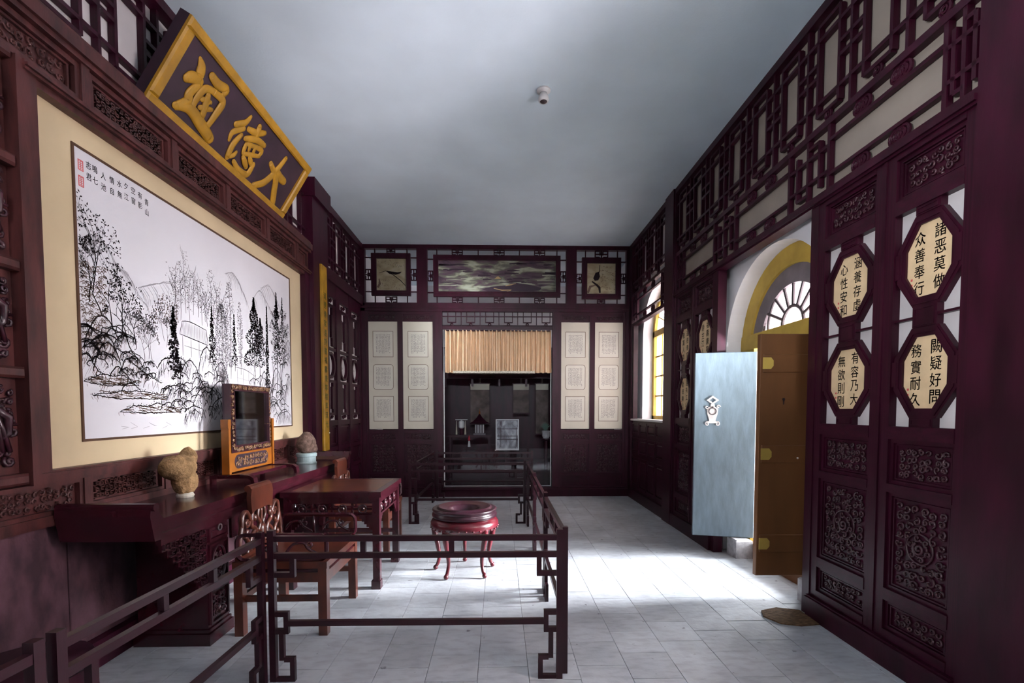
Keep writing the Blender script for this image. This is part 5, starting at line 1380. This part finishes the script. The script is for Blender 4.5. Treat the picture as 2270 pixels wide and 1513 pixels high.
# rocks on the left bank
for p in ([(.02, .52), (.05, .62), (.12, .72), (.19, .73), (.25, .66), (.30, .56)], [(.08, .40), (.12, .52), (.19, .58), (.26, .53), (.30, .42)], [(.24, .64), (.32, .66), (.38, .56), (.44, .50), (.50, .44)],
          [(.28, .40), (.33, .49), (.40, .47), (.50, .42), (.60, .38), (.66, .36)], [(.00, .48), (.05, .50), (.10, .42), (.16, .38)], [(.20, .38), (.26, .44), (.33, .40), (.38, .35)], [(.06, .56), (.12, .60), (.17, .54)], [(.16, .62), (.22, .60), (.27, .52)]):
    rocks(p, inkd, 22, .010, L=.10, sub=inkb); rocks(p, inkb, 12, .005, L=.12); moss(inkd, p, 16)
def lump(cx, cy, r, mb, sub):
    n = 9; sq = rg.uniform(.6, .95); tl = rg.uniform(-.4, .4)
    out = []
    for k in range(n + 1):
        a = math.pi * (1.08 - 1.16 * k / n); rr = r * rg.uniform(.82, 1.12)
        out.append((cx + rr * math.cos(a) + tl * rr * math.sin(a), cy + rr * sq * math.sin(a) * (1.0 if math.sin(a) > 0 else .3)))
    line(mb, out, .009, .006, .002, 5); moss(mb, out, 6, .006)
    for k in range(9):
        p = out[rg.randrange(1, n)]; t = rg.uniform(.15, .5); q = (p[0] + (cx - p[0]) * t, p[1] + (cy - p[1]) * t)
        line(sub, [p, ((p[0] + q[0]) / 2 + rg.uniform(-.01, .01), (p[1] + q[1]) / 2), (q[0] + rg.uniform(-.01, .01), q[1] - r * .25)], .005, .002, .001, 3)
for (n, u0, u1, v0, v1, r0, r1) in ((26, .03, .42, .40, .66, .04, .10), (12, .30, .60, .38, .50, .03, .06), (30, .68, 1.56, .14, .46, .04, .10), (22, 1.9, 2.72, .06, .46, .05, .12), (12, 2.5, 2.75, .3, .8, .05, .09)):
    for k in range(n): lump(rg.uniform(u0, u1), rg.uniform(v0, v1), rg.uniform(r0, r1), inkd, inkg)
# bushy dot hill, small trees
for k in range(520):
    t = rg.random(); x = .56 + .30 * t + rg.gauss(0, .012); top = .80 + .20 * math.sin(min(1, t * 1.25) * 2.3); y = rg.uniform(.76 + .06 * t, top)
    dab(inkg if rg.random() < .5 else inkb, x, y, rg.uniform(.004, .009), 1.57 + rg.uniform(-.6, .6))
for (x, y, h, ln) in ((.50, .50, .11, -.1), (.54, .52, .12, .1), (.58, .48, .10, .25)): branchy(inkg, x, y, h, ln, 4, .006, 2, .5, inkg)
for (x, y, h, ln) in ((.72, .62, .10, -.1), (.70, .66, .11, .15)): branchy(inkg, x, y, h, ln, 3, .005, 3, .5, inkg)
# dark leafy tree in front of the hut
def leafy(cx, y0, y1, wd, n, mb, s=.012, a=None):
    line(mb, [(cx, y0 - .06), (cx + .01, (y0 + y1) / 2), (cx, y1)], .010, .004, .003, 5)
    for k in range(n):
        t = rg.random(); y = y0 + (y1 - y0) * t; wv = wd * (1.05 - t ** 1.4) * (.75 + .25 * math.sin(t * 19))
        dab(mb, cx + rg.uniform(-wv, wv), y + rg.uniform(-.01, .01), rg.uniform(.6, 1.2) * s, rg.uniform(-.5, .5) if a is None else a + rg.uniform(-.3, .3), .6)
leafy(.80, .46, .92, .085, 330, inkd, .014)
leafy(.83, .40, .62, .07, 120, inkd, .012)
# hut 1
line(inkd, [(.90, .84), (1.00, .85), (1.20, .82)], .007); line(inkd, [(.90, .84), (.87, .74)], .006); line(inkd, [(1.20, .82), (1.22, .70)], .006); line(inkd, [(.87, .74), (1.05, .72), (1.22, .70)], .007)
for k in range(22): x = .91 + k * .0135; line(inkg, [(x, .84 - k * .0008), (x - .02 + k * .0012, .735 - k * .0015)], .004, .003)
for x in (.90, 1.00, 1.10, 1.19): line(inkg, [(x, .73), (x, .58)], .005)
line(inkg, [(.92, .66), (1.18, .64)], .004)
# tall slim trees behind
for k in range(15):
    x = .80 + k * .048 + rg.uniform(-.015, .015); y0 = rg.uniform(.84, .92); y1 = rg.uniform(1.15, 1.42) - abs(k - 4) * .012
    line(inkg, [(x, y0), (x + rg.uniform(-.02, .02), (y0 + y1) / 2), (x + rg.uniform(-.03, .03), y1)], .007, .003, .002, 5)
    for q in range(70):
        t = rg.uniform(.25, 1.02); dab(inkg if q % 3 else inkd, x + rg.gauss(0, .028), y0 + (y1 - y0) * t, rg.uniform(.004, .009), rg.uniform(-.9, .3), .4)
    for q in range(5):
        t = rg.uniform(.4, .9); yy = y0 + (y1 - y0) * t; s = rg.choice((-1, 1)); line(inkg, [(x, yy), (x + s * .03, yy + .04), (x + s * .05, yy + .09)], .004, .002)
leafy(1.28, .55, 1.02, .06, 420, inkd, .010)
leafy(1.62, .58, 1.02, .05, 260, inkd, .010)
# fine grey feathery trees
for (cx, y0, y1, wd, n) in ((1.42, .40, 1.08, .10, 1500), (1.55, .55, 1.30, .09, 600), (1.72, .60, 1.16, .05, 300)):
    line(inkd, [(cx, y0 - .1), (cx + .015, (y0 + y1) / 2), (cx, y1)], .008, .003, .004, 6)
    for k in range(n):
        t = rg.random(); wv = wd * math.sin(.25 + 2.6 * t) ; dab(inkg if k % 4 else inkl, cx + rg.uniform(-wv, wv), y0 + (y1 - y0) * t, rg.uniform(.006, .013), rg.choice((.6, -.6, 2.4)) + rg.uniform(-.3, .3), .28)
# big dark pines at right
for (cx, y0, y1, wd, n) in ((1.98, .60, 1.26, .21, 1300), (2.10, .72, 1.08, .15, 480), (2.24, .40, 1.24, .05, 620), (2.46, .66, 1.42, .13, 700), (2.60, .80, 1.40, .08, 260)):
    leafy(cx, y0, y1, wd, n, inkd, .012, None)
for (x, y) in ((1.96, .40), (2.06, .38), (2.34, .40), (2.44, .45), (2.52, .40)):
    line(inkd, [(x, y - .08), (x + .02, y + .12), (x + .01, y + .34)], .012, .006, .003, 5)
for (x, y, h, ln) in ((2.44, .9, .14, -.2), (2.52, .9, .13, .3), (2.38, .62, .12, -.4), (2.64, .74, .14, .1)): branchy(inkd, x, y, h, ln, 4, .008, 4, .5, inkd)
# middle rocks below the huts
for p in ([(.62, .46), (.68, .53), (.78, .55), (.88, .56), (.96, .50)], [(.84, .30), (.88, .46), (.96, .55), (1.04, .52), (1.12, .40), (1.20, .30)], [(1.08, .42), (1.12, .60), (1.20, .68), (1.28, .60), (1.34, .46)],
          [(1.00, .20), (1.06, .30), (1.18, .36), (1.30, .32), (1.40, .22)], [(1.18, .22), (1.26, .34), (1.38, .42), (1.50, .36), (1.58, .24)], [(.66, .29), (.74, .34), (.84, .35), (.92, .30)], [(.90, .16), (1.00, .20), (1.12, .18)],
          [(1.22, .12), (1.30, .24), (1.44, .28), (1.56, .22), (1.62, .12)], [(1.30, .50), (1.40, .58), (1.48, .50), (1.52, .38)]):
    rocks(p, inkd, 44, .010, L=.13, sub=inkd); rocks(p, inkg, 34, .006, L=.15); moss(inkd, p, 24, .008)
for k in range(130):
    x, y = rg.uniform(1.10, 1.62), rg.uniform(.08, .34); line(inkd, [(x, y), (x + rg.uniform(-.03, .03), y + rg.uniform(.02, .06))], .008, .003, .0, 3)
# hut 2 (pale), right cliff
line(inkg, [(1.66, .66), (1.78, .66), (1.96, .60)], .006); line(inkg, [(1.62, .56), (1.80, .55), (1.98, .50)], .006); line(inkg, [(1.66, .66), (1.62, .56)], .005); line(inkg, [(1.96, .60), (1.99, .50)], .005)
for k in range(14): x = 1.67 + k * .02; line(inkl, [(x, .655 - k * .003), (x - .03, .56 - k * .003)], .004)
for x in (1.66, 1.76, 1.86, 1.95): line(inkg, [(x, .55), (x, .36)], .005)
for z in (.46, .40): line(inkl, [(1.64, z + .01), (1.96, z - .02)], .004)
for p in ([(2.00, .20), (2.08, .42), (2.16, .56), (2.24, .48), (2.30, .30)], [(2.26, .20), (2.34, .46), (2.42, .62), (2.52, .54), (2.60, .36)], [(2.52, .30), (2.58, .62), (2.66, .86), (2.74, .96), (2.79, .9)], [(2.60, .12), (2.66, .40), (2.74, .56), (2.79, .5)], [(2.14, .06), (2.24, .20), (2.38, .26), (2.54, .16)],
          [(2.40, .04), (2.50, .14), (2.64, .18), (2.78, .10)], [(1.60, .10), (1.74, .22), (1.92, .24), (2.06, .14)]):
    rocks(p, inkd, 46, .010, L=.16, sub=inkg); rocks(p, inkg, 34, .006, L=.2); moss(inkd, p, 20, .007)
# islands at lower left
for (x0, x1, y, hh) in ((.01, .44, .335, .05), (.07, .70, .255, .05), (.27, .86, .16, .05)):
    n = 9; top = [(x0 + (x1 - x0) * k / n, y + hh * math.sin(math.pi * k / n) * rg.uniform(.5, 1.3)) for k in range(n + 1)]
    bot = [(x0 + (x1 - x0) * k / n, y - hh * .35 * math.sin(math.pi * k / n) * rg.uniform(.4, 1.1)) for k in range(n + 1)]
    rocks(top, inkd, 40, .008, L=.04, dirn=(.4, -1), sub=inkb); line(inkd, bot, .008, .006, .003, 5); moss(inkd, top, 40, .007)
    for k in range(60): x = rg.uniform(x0 + .03, x1 - .03); yy = y + rg.uniform(-.01, hh * .7); line(inkb, [(x, yy), (x + .03, yy + rg.uniform(-.008, .008)), (x + .06, yy - .005)], .005, .003, .001, 3)
rocks([(.28, .27), (.32, .33), (.38, .345), (.44, .31), (.47, .27)], inkd, 10, .009, L=.03)
for (x, y) in ((.40, .33), (.44, .34), (.48, .32), (.50, .36)): branchy(inkd, x, y, .05, rg.uniform(-.4, .4), 2, .006, 2, .5, inkd)
for k in range(10): x = rg.uniform(.05, .9); line(inkl, [(x, .06 + rg.uniform(-.02, .04)), (x + .06, .06)], .003)
for mb, nm, mm in ((inkd, 'ink_strokes', 'ink'), (inkg, 'grey_ink_strokes', 'ink_g'), (inkl, 'pale_ink_strokes', 'ink_l'), (inkb, 'brown_ink_strokes', 'ink_b')):
    part(mb, nm, mm, pt, recalc=False, kind='stuff')
# poem columns and seals, upper left
mb = MB()
for (u, v, s) in ((.565, 1.585, '青山'), (.505, 1.605, '有影'), (.445, 1.61, '空窗'), (.385, 1.61, '夕江'), (.33, 1.60, '水無'), (.27, 1.595, '情自'), (.205, 1.59, '人池'), (.145, 1.60, '鳴七'), (.10, 1.60, '志君')):
    for j, c in enumerate(s):
        mb = MB(); glyph(mb, FPt, c, u, v - j * .066 - .01, .036, .042, .0007); part(mb, 'poem_character', 'ink', pt, recalc=False)
for v in (1.565, 1.475):
    mb = MB().ring(FPt, [(.028, v - .03), (.064, v - .03), (.064, v + .03), (.028, v + .03)], [(.033, v - .025), (.059, v - .025), (.059, v + .025), (.033, v + .025)], .0, .0008)
    for k in range(5): line(mb, [(.034, v - .02 + k * .01), (.058, v - .018 + k * .01)], .004); 
    line(mb, [(.046, v - .024), (.046, v + .024)], .004)
    part(mb, 'seal', 'seal', pt, recalc=False)
